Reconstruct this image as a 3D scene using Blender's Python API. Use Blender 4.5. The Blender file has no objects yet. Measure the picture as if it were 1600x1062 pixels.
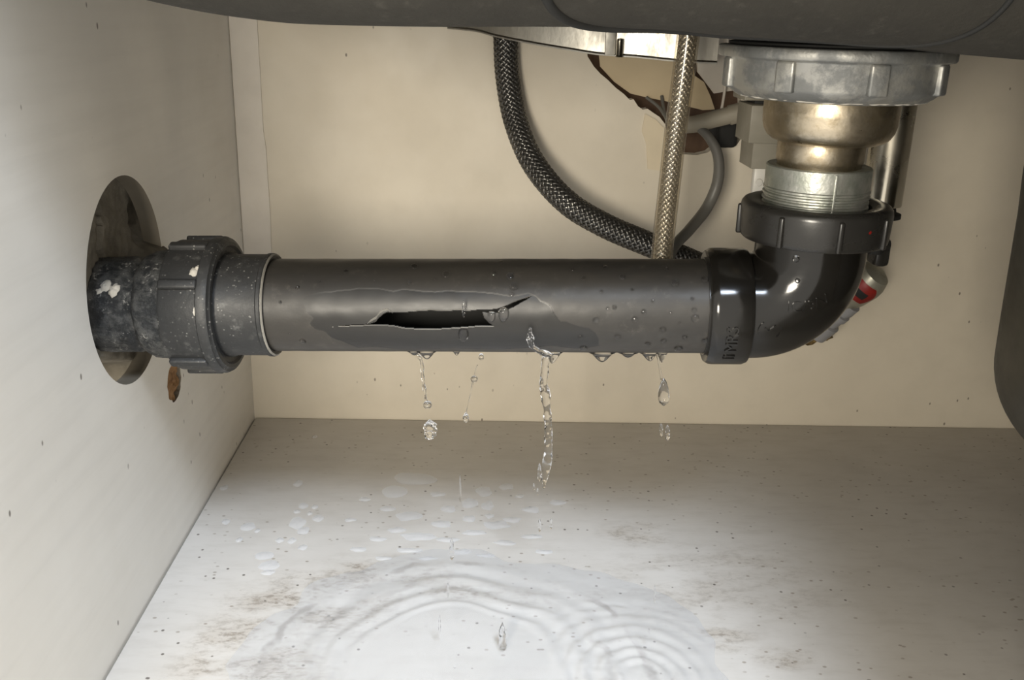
import bpy, bmesh, math, random
import numpy as np
from mathutils import Vector, Matrix, noise

# ---------------------------------------------------------------- camera, world, lights, exposure
SC = bpy.context.scene
COL = SC.collection
PI = math.pi
F_PX = 1500.0
CAM_Z = 0.3352                                   # camera height above the cabinet floor (metres)
RX = Vector((0.9993870715838219, -0.023819338638189202, 0.025653888957735814))   # image right
RY = Vector((0.016648033640384648, -0.3212657044953754, -0.9468422849484327))    # image down
RZ = Vector((0.03079487173119668, 0.9466894877529429, -0.3206736119716977))      # view direction
CAM = Vector((0, 0, CAM_Z))
cd = bpy.data.cameras.new('camera'); cam = bpy.data.objects.new('camera', cd); COL.objects.link(cam)
cd.sensor_fit = 'HORIZONTAL'; cd.sensor_width = 36; cd.lens = 36 * F_PX / 1600; cd.clip_start = 0.01
m = Matrix((RX, -RY, -RZ)).transposed().to_4x4(); m.translation = CAM
cam.matrix_world = m
SC.camera = cam

W = bpy.data.worlds.new('room_light'); SC.world = W; W.use_nodes = True
W.node_tree.nodes['Background'].inputs[0].default_value = (1.0, 0.95, 0.86, 1)
W.node_tree.nodes['Background'].inputs[1].default_value = 0.74

def look(o, target):
    o.rotation_euler = (Vector(target) - o.location).to_track_quat('-Z', 'Y').to_euler()

def lamp(name, kind, loc, target, power, color, **kw):
    d = bpy.data.lights.new(name, kind); d.energy = power; d.color = color
    for k, v in kw.items(): setattr(d, k, v)
    o = bpy.data.objects.new(name, d); COL.objects.link(o); o.location = loc; look(o, target)
    return o
lamp('kitchen_daylight', 'AREA', (0.22, -0.55, 1.30), (-0.03, 0.46, 0.0), 1.10, (0.76, 0.86, 1.0), size=0.36, spread=math.radians(40))
lamp('low_room_light', 'AREA', (-0.24, -0.42, 0.36), (-0.08, 0.75, 0.16), 1.5, (1.0, 0.92, 0.78), size=0.20, spread=math.radians(100))

SC.view_settings.view_transform = 'Standard'
SC.view_settings.look = 'None'
SC.view_settings.gamma = 1
SC.view_settings.use_curve_mapping = False
SC.view_settings.exposure = 0.76

# ---------------------------------------------------------------- geometry helpers
def ray(px, py): return RZ + RX * ((px - 800) / F_PX) + RY * ((py - 531) / F_PX)
def atY(px, py, Y): v = ray(px, py); return CAM + v * (Y / v.y)
def atX(px, py, X): v = ray(px, py); return CAM + v * (X / v.x)
def atZ(px, py, Z): v = ray(px, py); return CAM + v * ((Z - CAM_Z) / v.z)

def mesh(name, verts, faces, mats, parent=None, smooth=True, loc=None):
    me = bpy.data.meshes.new(name)
    me.from_pydata([tuple(v) for v in verts], [], faces)
    bm = bmesh.new(); bm.from_mesh(me); bmesh.ops.recalc_face_normals(bm, faces=bm.faces); bm.to_mesh(me); bm.free()
    return link(name, me, mats, parent, smooth, loc)

def link(name, me, mats, parent=None, smooth=True, loc=None):
    for mt in (mats if isinstance(mats, (list, tuple)) else [mats]): me.materials.append(mt)
    if smooth: me.polygons.foreach_set('use_smooth', [True] * len(me.polygons))
    o = bpy.data.objects.new(name, me); COL.objects.link(o)
    if parent is not None:
        o.parent = parent
        bpy.context.view_layer.update()
        o.matrix_parent_inverse = Matrix.Translation(-Vector(parent.location))
    return o

def face_up(o):
    me = o.data
    if sum(p.normal.z for p in me.polygons) < 0: me.flip_normals()
    return o

def sharpen(o, deg=35):
    me = o.data
    bm = bmesh.new(); bm.from_mesh(me)
    for e in bm.edges:
        if len(e.link_faces) == 2 and e.calc_face_angle(0) > math.radians(deg): e.smooth = False
    bm.to_mesh(me); bm.free()
    return o

def thing(name, label, cat, loc=(0, 0, 0), group=None):
    o = bpy.data.objects.new(name, None); COL.objects.link(o); o.location = loc
    o.empty_display_size = 0.02
    return tag(o, label, cat, group)

def tag(o, label, cat, group=None):
    o['label'] = label; o['category'] = cat
    if group: o['group'] = group
    return o

def struct(o): o['kind'] = 'structure'; return o

def frame(axis, up=(0, 0, 1)):
    z = Vector(axis).normalized(); u = Vector(up)
    if abs(z.dot(u)) > 0.95: u = Vector((0, -1, 0))
    x = (u - z * u.dot(z)).normalized(); y = z.cross(x)
    return x, y, z

def lathe_vf(profile, origin, axis, segs=96, up=(0, 0, 1), fr=None, closed=False):
    """profile: list of (radius, distance along axis)"""
    x, y, z = frame(axis, up); o = Vector(origin); V = []; Fc = []
    n = len(profile)
    for i, (r, h) in enumerate(profile):
        for k in range(segs):
            a = 2 * PI * k / segs
            rr = r if fr is None else r + fr(i, a, h)
            V.append(o + z * h + (x * math.cos(a) + y * math.sin(a)) * rr)
    for i in range(n if closed else n - 1):
        for k in range(segs):
            a, b = i * segs + k, i * segs + (k + 1) % segs
            j = ((i + 1) % n) * segs
            Fc.append((a, b, j + (k + 1) % segs, j + k))
    return V, Fc

def lathe(name, profile, origin, axis, mat, parent=None, segs=96, up=(0, 0, 1), fr=None, closed=False, deg=35):
    V, Fc = lathe_vf(profile, origin, axis, segs, up, fr, closed)
    return sharpen(mesh(name, V, Fc, mat, parent), deg)

def smooth_path(pts, n):
    P = [Vector(p) for p in pts]
    P = [P[0] * 2 - P[1]] + P + [P[-1] * 2 - P[-2]]
    out = []
    seg = len(P) - 3
    for s in range(n + 1):
        t = s / n * seg; i = min(int(t), seg - 1); u = t - i
        a, b, c, d = P[i:i + 4]
        out.append(0.5 * ((2 * b) + (c - a) * u + (2 * a - 5 * b + 4 * c - d) * u * u + (3 * b - a - 3 * c + d) * u ** 3))
    # resample evenly
    L = [0.0]
    for a, b in zip(out, out[1:]): L.append(L[-1] + (b - a).length)
    res = []; j = 0
    for s in range(n + 1):
        d = L[-1] * s / n
        while j < len(L) - 2 and L[j + 1] < d: j += 1
        u = (d - L[j]) / max(L[j + 1] - L[j], 1e-9)
        res.append(out[j].lerp(out[j + 1], min(max(u, 0), 1)))
    return res, L[-1]

def path_frames(P):
    fr = []; x = None
    for i in range(len(P)):
        t = (P[min(i + 1, len(P) - 1)] - P[max(i - 1, 0)]).normalized()
        if x is None:
            x = frame(t)[0]
        x = (x - t * x.dot(t)).normalized()
        fr.append((x, t.cross(x), t))
    return fr

def tube_vf(P, radii, segs=16, caps=True, base=0, squash=None):
    V = []; Fc = []; fr = path_frames(P)
    for i, p in enumerate(P):
        r = radii[i] if isinstance(radii, (list, tuple)) else radii
        for k in range(segs):
            a = 2 * PI * k / segs
            V.append(p + (fr[i][0] * math.cos(a) + fr[i][1] * math.sin(a)) * r)
    for i in range(len(P) - 1):
        for k in range(segs):
            a, b = i * segs + k, i * segs + (k + 1) % segs
            Fc.append((base + a, base + b, base + b + segs, base + a + segs))
    if caps:
        Fc.append(tuple(base + k for k in range(segs)))
        Fc.append(tuple(base + (len(P) - 1) * segs + k for k in range(segs)))
    return V, Fc

def tube(name, pts, radii, mat, parent=None, n=60, segs=20):
    P, L = smooth_path(pts, n)
    if isinstance(radii, (list, tuple)):
        rr = np.interp(np.linspace(0, len(radii) - 1, n + 1), range(len(radii)), radii).tolist()
    else: rr = radii
    V, Fc = tube_vf(P, rr, segs)
    return sharpen(mesh(name, V, Fc, mat, parent), 60)

def bevel_box(name, lo, hi, bev, mat, parent=None, seg=3, rot=None, center=None):
    bm = bmesh.new(); bmesh.ops.create_cube(bm, size=1)
    lo = Vector(lo); hi = Vector(hi)
    for v in bm.verts: v.co = Vector([(lo[i] + hi[i]) / 2 + v.co[i] * (hi[i] - lo[i]) for i in range(3)])
    if bev: bmesh.ops.bevel(bm, geom=list(bm.edges), offset=bev, segments=seg, profile=0.5, affect='EDGES')
    if rot is not None:
        bm.transform(rot)
    me = bpy.data.meshes.new(name); bm.to_mesh(me); bm.free()
    return sharpen(link(name, me, mat, parent), 40)

def prism(name, loop, depth, mat, parent=None, bev=0.0, smooth=False):
    """loop: 3-D points in a plane; depth: extrusion vector"""
    bm = bmesh.new(); d = Vector(depth)
    vs = [bm.verts.new(p) for p in loop]; f = bm.faces.new(vs)
    r = bmesh.ops.extrude_face_region(bm, geom=[f])
    for v in r['geom']:
        if isinstance(v, bmesh.types.BMVert): v.co += d
    bmesh.ops.recalc_face_normals(bm, faces=bm.faces)
    if bev: bmesh.ops.bevel(bm, geom=list(bm.edges), offset=bev, segments=2, profile=0.5, affect='EDGES')
    bmesh.ops.triangulate(bm, faces=[f for f in bm.faces if len(f.verts) > 4])
    me = bpy.data.meshes.new(name); bm.to_mesh(me); bm.free()
    return sharpen(link(name, me, mat, parent), 30)

def holed_panel(name, outer, holes, depth, mat, raw=None):
    """flat board with through holes: loops of 3-D points in one plane"""
    bm = bmesh.new(); d = Vector(depth)
    loops = []
    for lp in [outer] + holes:
        vs = [bm.verts.new(p) for p in lp]; loops.append(vs)
        for a, b in zip(vs, vs[1:] + vs[:1]): bm.edges.new((a, b))
    bmesh.ops.triangle_fill(bm, edges=list(bm.edges), use_beauty=True)
    front = list(bm.faces)
    mp = {v: bm.verts.new(v.co + d) for v in list(bm.verts)}
    for f in front: bm.faces.new([mp[v] for v in reversed(f.verts)])
    for vs in loops:
        for a, b in zip(vs, vs[1:] + vs[:1]):
            f = bm.faces.new((a, b, mp[b], mp[a]))
            if raw and vs is not loops[0]: f.material_index = 1
    bmesh.ops.recalc_face_normals(bm, faces=bm.faces)
    me = bpy.data.meshes.new(name); bm.to_mesh(me); bm.free()
    return link(name, me, [mat, raw] if raw else mat, None, False)

def inside(pt, poly):
    x, y = pt; c = False; j = len(poly) - 1
    for i in range(len(poly)):
        xi, yi = poly[i]; xj, yj = poly[j]
        if (yi > y) != (yj > y) and x < (xj - xi) * (y - yi) / (yj - yi) + xi: c = not c
        j = i
    return c

def sm(a, b, x):
    t = min(max((x - a) / (b - a), 0), 1); return t * t * (3 - 2 * t)

# ---------------------------------------------------------------- materials
class Mat:
    def __init__(s, name):
        s.m = bpy.data.materials.new(name); s.m.use_nodes = True
        s.nt = s.m.node_tree; s.b = s.nt.nodes['Principled BSDF']; s.out = s.nt.nodes['Material Output']
        s.tc = s.nt.nodes.new('ShaderNodeTexCoord')
    def n(s, t, **kw):
        o = s.nt.nodes.new('ShaderNode' + t)
        for k, v in kw.items(): setattr(o, k, v)
        return o
    def l(s, a, b): s.nt.links.new(a, b)
    def put(s, sock, v):
        if isinstance(v, (int, float)): sock.default_value = v
        elif isinstance(v, tuple): sock.default_value = v if len(v) != 3 or sock.type == 'VECTOR' else (*v, 1)
        else: s.l(v, sock)
    def coord(s, scale=(1, 1, 1), loc=(0, 0, 0)):
        mp = s.n('Mapping'); mp.inputs['Scale'].default_value = scale; mp.inputs['Location'].default_value = loc
        s.l(s.tc.outputs['Object'], mp.inputs[0]); return mp.outputs[0]
    def noise(s, scale, detail=4, rough=0.6, stretch=(1, 1, 1), loc=(0, 0, 0), dist=0.0):
        t = s.n('TexNoise'); s.l(s.coord(stretch, loc), t.inputs['Vector'])
        t.inputs['Scale'].default_value = scale; t.inputs['Detail'].default_value = detail
        t.inputs['Roughness'].default_value = rough; t.inputs['Distortion'].default_value = dist
        return t.outputs['Fac']
    def ramp(s, v, lo, hi, a=0.0, b=1.0):
        r = s.n('MapRange'); r.interpolation_type = 'SMOOTHSTEP'
        s.l(v, r.inputs['Value']); r.inputs['From Min'].default_value = lo; r.inputs['From Max'].default_value = hi
        r.inputs['To Min'].default_value = a; r.inputs['To Max'].default_value = b
        return r.outputs['Result']
    def math(s, op, a, b=0.0):
        o = s.n('Math', operation=op); s.put(o.inputs[0], a); s.put(o.inputs[1], b); return o.outputs[0]
    def mix(s, f, a, b):
        o = s.n('Mix', data_type='RGBA'); s.put(o.inputs['Factor'], f); s.put(o.inputs[6], a); s.put(o.inputs[7], b)
        return o.outputs[2]
    def dist(s, p, scale=(1, 1, 1)):
        v = s.n('VectorMath', operation='DISTANCE'); s.l(s.coord(scale), v.inputs[0])
        v.inputs[1].default_value = [p[i] * scale[i] for i in range(3)]; return v.outputs['Value']
    def bump(s, h, strength=0.3, d=0.001):
        o = s.n('Bump'); o.inputs['Strength'].default_value = strength; o.inputs['Distance'].default_value = d
        s.l(h, o.inputs['Height']); s.l(o.outputs[0], s.b.inputs['Normal']); return o
    def set(s, **kw):
        for k, v in kw.items(): s.put(s.b.inputs[k.replace('_', ' ')], v)
        return s.m

def schlick(a, f0):
    g = a.n('NewGeometry'); d = a.n('VectorMath', operation='DOT_PRODUCT')
    a.l(g.outputs['Normal'], d.inputs[0]); a.l(g.outputs['Incoming'], d.inputs[1])
    c = a.math('SUBTRACT', 1.0, a.math('ABSOLUTE', d.outputs['Value']))
    return a.math('ADD', f0, a.math('MULTIPLY', a.math('POWER', c, 5.0), 1 - f0))

def speckle(M_, scale, thr, stretch=(1, 1, 1), loc=(0, 0, 0)):
    """scattered dots: 1 inside a dot, 0 outside"""
    v = M_.n('TexVoronoi'); M_.l(M_.coord(stretch, loc), v.inputs['Vector']); v.inputs['Scale'].default_value = scale
    return M_.ramp(v.outputs['Distance'], thr, thr * 0.55)

def painted(name, base, alt, rough=0.45, grain=(1, 1, 1), dots=0.0, dotcol=(0.10, 0.08, 0.06), sc=7, bump=0.15):
    a = Mat(name)
    c = a.mix(a.ramp(a.noise(sc, 5, 0.55), 0.3, 0.75), base, alt)
    g = a.noise(60, 5, 0.6, grain)
    c = a.mix(a.ramp(g, 0.35, 0.8, 0, 0.22), c, tuple(x * 0.78 for x in alt))
    if dots:
        d = a.math('MULTIPLY', speckle(a, 95, dots, (1, 1, 0.6)), a.ramp(a.noise(16, 2), 0.56, 0.62))
        c = a.mix(a.math('MULTIPLY', d, 0.8), c, dotcol)
    a.bump(g, bump, 0.0008)
    return a.set(Base_Color=c, Roughness=a.ramp(a.noise(14, 3), 0.3, 0.7, rough - 0.08, rough + 0.12))

M_wall = painted('cabinet_white', (0.78, 0.755, 0.70), (0.72, 0.69, 0.63), 0.42, (1, 0.12, 2.0), 0.12)
M_raw = painted('raw_board_edge', (0.23, 0.20, 0.155), (0.17, 0.15, 0.115), 0.8)
M_back = painted('back_panel_cream', (0.64, 0.58, 0.475), (0.585, 0.525, 0.425), 0.5, (0.6, 1, 0.6), 0.10)
M_trim = painted('corner_strip_white', (0.66, 0.61, 0.54), (0.61, 0.56, 0.49), 0.5)
M_under = painted('counter_underside', (0.30, 0.27, 0.23), (0.24, 0.21, 0.18), 0.7)

def floor_mat():
    a = Mat('cabinet_floor_laminate')
    c = a.mix(a.ramp(a.noise(9, 5), 0.3, 0.75), (0.60, 0.575, 0.54), (0.53, 0.505, 0.47))
    g = a.noise(70, 6, 0.65, (0.5, 1.6, 1))
    c = a.mix(a.ramp(g, 0.42, 0.8, 0, 0.3), c, (0.36, 0.33, 0.29))
    # broken-up grime: each patch is a soft blob times fine noise
    fine = a.noise(190, 6, 0.75, (0.7, 1.3, 1)); mid = a.noise(34, 5, 0.65, (0.7, 1.2, 1))
    grain = a.math('MULTIPLY', a.ramp(fine, 0.44, 0.62), a.ramp(mid, 0.40, 0.60))
    wash = a.ramp(mid, 0.35, 0.7)
    tot = None; totw = None
    for (x, y, rx, ry, k) in ((-0.120, 0.440, 0.050, 0.065, 1.0), (-0.096, 0.495, 0.062, 0.040, 0.95), (-0.062, 0.528, 0.06, 0.024, 0.75),
                             (-0.006, 0.508, 0.035, 0.012, 0.9), (0.045, 0.505, 0.05, 0.016, 0.5), (0.107, 0.58, 0.028, 0.022, 0.75),
                             (0.142, 0.462, 0.022, 0.014, 0.9), (0.170, 0.447, 0.020, 0.013, 1.0), (0.15, 0.52, 0.10, 0.06, 0.35)):
        m = a.ramp(a.dist((x, y, 0), (1 / rx, 1 / ry, 0)), 1.15, 0.25, 0, k)
        g1 = a.math('MULTIPLY', m, grain); w1 = a.math('MULTIPLY', m, wash)
        tot = g1 if tot is None else a.math('MAXIMUM', tot, g1)
        totw = w1 if totw is None else a.math('MAXIMUM', totw, w1)
    for (r0, k) in ((0.1045, 0.95), (0.083, 0.6)):        # tide lines left round the wet patch
        dd = a.math('ADD', a.dist((-0.012, 0.4335, 0), (1, 1, 0)), a.math('MULTIPLY', a.math('SUBTRACT', a.noise(22, 4), 0.5), 0.030))
        rg_ = a.ramp(a.math('ABSOLUTE', a.math('SUBTRACT', dd, r0)), 0.0042, 0.0008, 0, k)
        rg_ = a.math('MULTIPLY', rg_, a.ramp(a.noise(30, 4, 0.6, (1, 1, 1), (2, 8, 0)), 0.42, 0.62))
        tot = a.math('MAXIMUM', tot, a.math('MULTIPLY', rg_, 0.75))
    c = a.mix(a.math('MULTIPLY', totw, 0.62), c, (0.33, 0.27, 0.20))
    c = a.mix(a.math('MULTIPLY', tot, 0.8), c, (0.14, 0.11, 0.08))
    d1 = a.math('MULTIPLY', speckle(a, 85, 0.10), a.ramp(a.noise(10, 3, 0.6, (1, 1, 1), (3, 1, 0)), 0.36, 0.52))
    d2 = a.math('MULTIPLY', speckle(a, 150, 0.16, (0.7, 1, 1), (5, 2, 0)), a.ramp(a.noise(13, 3, 0.6, (1, 1, 1), (7, 4, 0)), 0.42, 0.56))
    c = a.mix(a.math('MULTIPLY', d2, 0.7), c, (0.22, 0.18, 0.14))
    c = a.mix(a.math('MULTIPLY', d1, 0.85), c, (0.075, 0.06, 0.05))
    a.bump(g, 0.12, 0.0006)
    return a.set(Base_Color=c, Roughness=a.ramp(a.noise(12, 3), 0.3, 0.7, 0.42, 0.6))
M_floor = floor_mat()

def pvc(name, base, alt, rough, bump=0.15, dust=0.0, dustcol=(0.30, 0.29, 0.27), sc=28, stretch=(0.35, 1, 1), spots=0.0):
    a = Mat(name)
    n1 = a.noise(sc, 6, 0.65, stretch)
    c = a.mix(a.ramp(n1, 0.32, 0.7), base, alt)
    n2 = a.noise(160, 5, 0.7)
    if dust:
        f = a.math('MULTIPLY', a.ramp(n2, 0.5, 0.72), a.ramp(a.noise(45, 4), 0.42, 0.66, 0, dust))
        c = a.mix(f, c, dustcol)
    if spots:
        sp = a.math('MULTIPLY', speckle(a, 430, 0.24), a.ramp(a.noise(60, 4, 0.7), 0.44, 0.60))
        c = a.mix(a.math('MULTIPLY', sp, spots), c, (0.55, 0.54, 0.50))
    a.bump(n2, bump, 0.0008)
    return a.set(Base_Color=c, Roughness=a.ramp(n1, 0.3, 0.7, rough - 0.06, rough + 0.12))
M_pipe = pvc('grey_plastic_pipe', (0.040, 0.036, 0.0305), (0.024, 0.022, 0.0195), 0.42, 0.10, 0.45, (0.095, 0.085, 0.072))
M_peel = pvc('freshly_exposed_plastic', (0.0165, 0.0155, 0.0140), (0.021, 0.0195, 0.0172), 0.36, 0.06, 0.1, (0.06, 0.055, 0.048))
M_pipe_torn = pvc('torn_plastic_edge', (0.30, 0.285, 0.25), (0.17, 0.16, 0.14), 0.6)
M_elbow = pvc('glossy_black_plastic', (0.0075, 0.0068, 0.0058), (0.0100, 0.009, 0.0075), 0.15, 0.02, 0.0)
M_nutblk = pvc('satin_black_plastic', (0.020, 0.019, 0.017), (0.016, 0.015, 0.014), 0.27, 0.05, 0.12, (0.06, 0.057, 0.05))
M_coup = pvc('dusty_grey_plastic', (0.018, 0.0188, 0.0195), (0.026, 0.026, 0.026), 0.50, 0.35, 0.9, (0.11, 0.11, 0.105), spots=0.28)
def stub_mat():
    a = Mat('grimy_cement_coated_plastic')
    n1 = a.noise(130, 8, 0.75); n2 = a.noise(38, 5, 0.65); n3 = a.noise(420, 4, 0.7)
    c = a.mix(a.ramp(n1, 0.42, 0.62), (0.018, 0.020, 0.022), (0.085, 0.086, 0.084))
    c = a.mix(a.ramp(n2, 0.52, 0.64, 0, 0.9), c, (0.010, 0.010, 0.010))
    c = a.mix(a.math('MULTIPLY', a.ramp(n3, 0.55, 0.68), a.ramp(a.noise(55, 4, 0.6, (1, 1, 1), (2, 5, 1)), 0.48, 0.62)), c, (0.42, 0.41, 0.38))
    a.bump(n1, 1.0, 0.0022)
    return a.set(Base_Color=c, Roughness=0.55)
M_stub = stub_mat()
M_sink = pvc('grey_sound_coating', (0.024, 0.0215, 0.016), (0.0185, 0.0165, 0.0125), 0.75, 0.5, 0.2, (0.13, 0.12, 0.10), stretch=(1, 1, 1))
M_house = pvc('olive_grey_plastic', (0.027, 0.0235, 0.0155), (0.022, 0.0195, 0.013), 0.5, 0.1)
M_rubber = pvc('black_rubber', (0.006, 0.006, 0.0055), (0.010, 0.010, 0.009), 0.7)
M_chalk = pvc('plaster_lump', (0.55, 0.52, 0.46), (0.35, 0.33, 0.29), 0.8, 0.6)

def metal(name, base, alt, rough, metallic=1.0, sc=40, bump=0.1, stretch=(1, 1, 1), thr=(0.4, 0.65), grime=None):
    a = Mat(name); n1 = a.noise(sc, 6, 0.68, stretch)
    f = a.ramp(n1, *thr)
    c = a.mix(f, base, alt)
    if grime: c = a.mix(a.ramp(a.noise(sc * 0.5, 5, 0.6, (1, 1, 1), (3, 3, 3)), 0.5, 0.7, 0, 0.8), c, grime)
    a.bump(a.noise(sc * 3, 4), bump, 0.0006)
    return a.set(Base_Color=c, Metallic=metallic, Roughness=a.ramp(n1, 0.3, 0.75, rough - 0.08, rough + 0.2))
M_zinc = metal('dull_zinc', (0.40, 0.395, 0.37), (0.24, 0.245, 0.24), 0.5, 0.75, 75, 0.5, thr=(0.42, 0.58), grime=(0.21, 0.215, 0.21))
M_brass = metal('tarnished_steel', (0.55, 0.48, 0.37), (0.34, 0.285, 0.20), 0.34, 1.0, 60, 0.25, thr=(0.40, 0.60), grime=(0.24, 0.19, 0.115))
M_tail = metal('limescaled_metal', (0.50, 0.50, 0.46), (0.34, 0.355, 0.32), 0.36, 0.8, 80, 0.45, grime=(0.26, 0.285, 0.24))
M_chrome = metal('stained_chrome', (0.60, 0.56, 0.47), (0.48, 0.44, 0.36), 0.22, 1.0, 20, 0.04)
M_band = metal('brushed_steel_band', (0.50, 0.48, 0.43), (0.34, 0.325, 0.29), 0.34, 1.0, 50, 0.15, (1, 1, 0.35), grime=(0.40, 0.38, 0.34))
M_wire_d = metal('dark_steel_wire', (0.16, 0.155, 0.145), (0.10, 0.096, 0.09), 0.32, 0.85, 60, 0.0)
M_wire_l = metal('bright_steel_wire', (0.72, 0.68, 0.60), (0.58, 0.54, 0.46), 0.25, 1.0, 60, 0.0)
M_core = pvc('hose_core', (0.028, 0.027, 0.026), (0.04, 0.038, 0.036), 0.5)
M_core_l = pvc('hose_core_grey', (0.22, 0.20, 0.165), (0.17, 0.155, 0.13), 0.5)
M_cable = pvc('grey_rubber_cable', (0.13, 0.125, 0.11), (0.11, 0.105, 0.095), 0.45, 0.05)
M_conduit = pvc('grey_beige_plastic', (0.30, 0.27, 0.215), (0.25, 0.225, 0.175), 0.5, 0.1)
M_block = pvc('warm_grey_plastic', (0.24, 0.22, 0.175), (0.20, 0.185, 0.145), 0.5, 0.08)
M_white = pvc('white_plastic', (0.62, 0.60, 0.55), (0.55, 0.53, 0.48), 0.4, 0.05)
M_red = pvc('red_paint', (0.26, 0.012, 0.008), (0.11, 0.007, 0.006), 0.35, 0.1)
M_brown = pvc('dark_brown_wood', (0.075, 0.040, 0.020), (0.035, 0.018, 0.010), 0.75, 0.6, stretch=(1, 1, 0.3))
M_cream = painted('cream_board', (0.52, 0.42, 0.27), (0.46, 0.365, 0.23), 0.6)
M_tape = painted('pale_filler', (0.66, 0.57, 0.42), (0.60, 0.52, 0.38), 0.6)
M_chip = pvc('crumbling_chipboard', (0.36, 0.20, 0.085), (0.20, 0.10, 0.04), 0.85, 1.0, 0.8, (0.48, 0.33, 0.18), sc=120, stretch=(1, 1, 1))
M_mortar = pvc('grey_mortar', (0.185, 0.165, 0.130), (0.125, 0.112, 0.088), 0.9, 1.0, 0.5, (0.25, 0.225, 0.18), sc=70, stretch=(1, 1, 1))
M_rust = pvc('yellow_brown_corrosion', (0.20, 0.13, 0.04), (0.09, 0.06, 0.025), 0.9, 1.0, 0.7, (0.45, 0.36, 0.20), sc=120, stretch=(1, 1, 1))
M_bluish = pvc('bluish_grey_plastic', (0.26, 0.26, 0.27), (0.22, 0.22, 0.23), 0.4, 0.1)
M_valve = metal('dull_valve_metal', (0.36, 0.35, 0.29), (0.28, 0.27, 0.22), 0.4, 0.6, 50, 0.15)

def water_mat():
    a = Mat('clear_water')
    return a.set(Base_Color=(1, 1, 1), Roughness=0.0, IOR=1.33, Transmission_Weight=1.0)
M_water = water_mat()

def film_mat():
    """shallow water, whitened to show its ripples"""
    a = Mat('whitened_puddle_water')
    fr = schlick(a, 0.03)
    tr = a.n('BsdfTransparent'); tr.inputs[0].default_value = (0.985, 0.99, 1, 1)
    df = a.n('BsdfDiffuse'); df.inputs[0].default_value = (0.84, 0.84, 0.84, 1)
    m1 = a.n('MixShader'); m1.inputs[0].default_value = 0.26; a.l(tr.outputs[0], m1.inputs[1]); a.l(df.outputs[0], m1.inputs[2])  # white diffuse share added in place of light focused by the ripples
    gl = a.n('BsdfGlossy'); gl.inputs['Roughness'].default_value = 0.04
    mx = a.n('MixShader'); a.l(fr, mx.inputs[0]); a.l(m1.outputs[0], mx.inputs[1]); a.l(gl.outputs[0], mx.inputs[2])
    a.l(mx.outputs[0], a.out.inputs['Surface'])
    return a.m
M_film = film_mat()

def blot_mat():
    """flat whitish water drops"""
    a = Mat('whitish_water_drop')
    fr = schlick(a, 0.02)
    tr = a.n('BsdfTransparent'); df = a.n('BsdfDiffuse'); df.inputs[0].default_value = (0.85, 0.85, 0.86, 1)
    m1 = a.n('MixShader'); m1.inputs[0].default_value = 0.42; a.l(tr.outputs[0], m1.inputs[1]); a.l(df.outputs[0], m1.inputs[2])  # white diffuse share makes the drops paler than the floor
    gl = a.n('BsdfGlossy'); gl.inputs['Roughness'].default_value = 0.05
    mx = a.n('MixShader'); a.l(fr, mx.inputs[0]); a.l(m1.outputs[0], mx.inputs[1]); a.l(gl.outputs[0], mx.inputs[2])
    a.l(mx.outputs[0], a.out.inputs['Surface'])
    return a.m
M_blot = blot_mat()

def sleeve_mat():
    a = Mat('clear_hose_sleeve')
    fr = schlick(a, 0.04)
    tr = a.n('BsdfTransparent'); tr.inputs[0].default_value = (0.95, 0.92, 0.86, 1)
    df = a.n('BsdfDiffuse'); df.inputs[0].default_value = (0.30, 0.26, 0.20, 1)
    m1 = a.n('MixShader'); m1.inputs[0].default_value = 0.22; a.l(tr.outputs[0], m1.inputs[1]); a.l(df.outputs[0], m1.inputs[2])
    gl = a.n('BsdfGlossy'); gl.inputs['Roughness'].default_value = 0.15
    mx = a.n('MixShader'); a.l(fr, mx.inputs[0]); a.l(m1.outputs[0], mx.inputs[1]); a.l(gl.outputs[0], mx.inputs[2])
    a.l(mx.outputs[0], a.out.inputs['Surface'])
    return a.m
M_sleeve = sleeve_mat()

# ---------------------------------------------------------------- the cabinet
XL, XR, YB, YF, ZT = -0.196, 0.52, 0.771, 0.25, 0.52
rnd = random.Random(4)

def loop_on_left(yc, zc, ry, rz, n=72, jag=0.0, seed=0):
    out = []
    for k in range(n):
        a = 2 * PI * k / n
        j = 1 + jag * noise.noise(Vector((math.cos(a) * 3 + seed, math.sin(a) * 3, seed)))
        out.append(Vector((XL, yc + ry * math.cos(a) * j, zc + rz * math.sin(a) * j)))
    return out
HOLE_Y, HOLE_Z, HOLE_R = 0.5185, 0.1905, 0.0575
hole1 = loop_on_left(HOLE_Y, HOLE_Z, HOLE_R, HOLE_R)
OB = atX(273, 601, XL)
hole2 = loop_on_left(OB.y, OB.z + 0.002, 0.0135, 0.0125, 40, 0.12, 3)
BR = atX(280, 387, XL)
hole3 = loop_on_left(BR.y, BR.z, 0.0055, 0.0024, 16, 0.3, 7)
outer = [Vector((XL, YF, -0.05)), Vector((XL, YB + 0.02, -0.05)), Vector((XL, YB + 0.02, ZT)), Vector((XL, YF, ZT))]
wl = struct(holed_panel('wall_left', outer, [hole1, hole2, hole3], (-0.0105, 0, 0), M_wall, M_raw))
wl['label'] = 'off-white cabinet side panel with a round pipe hole'

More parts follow.
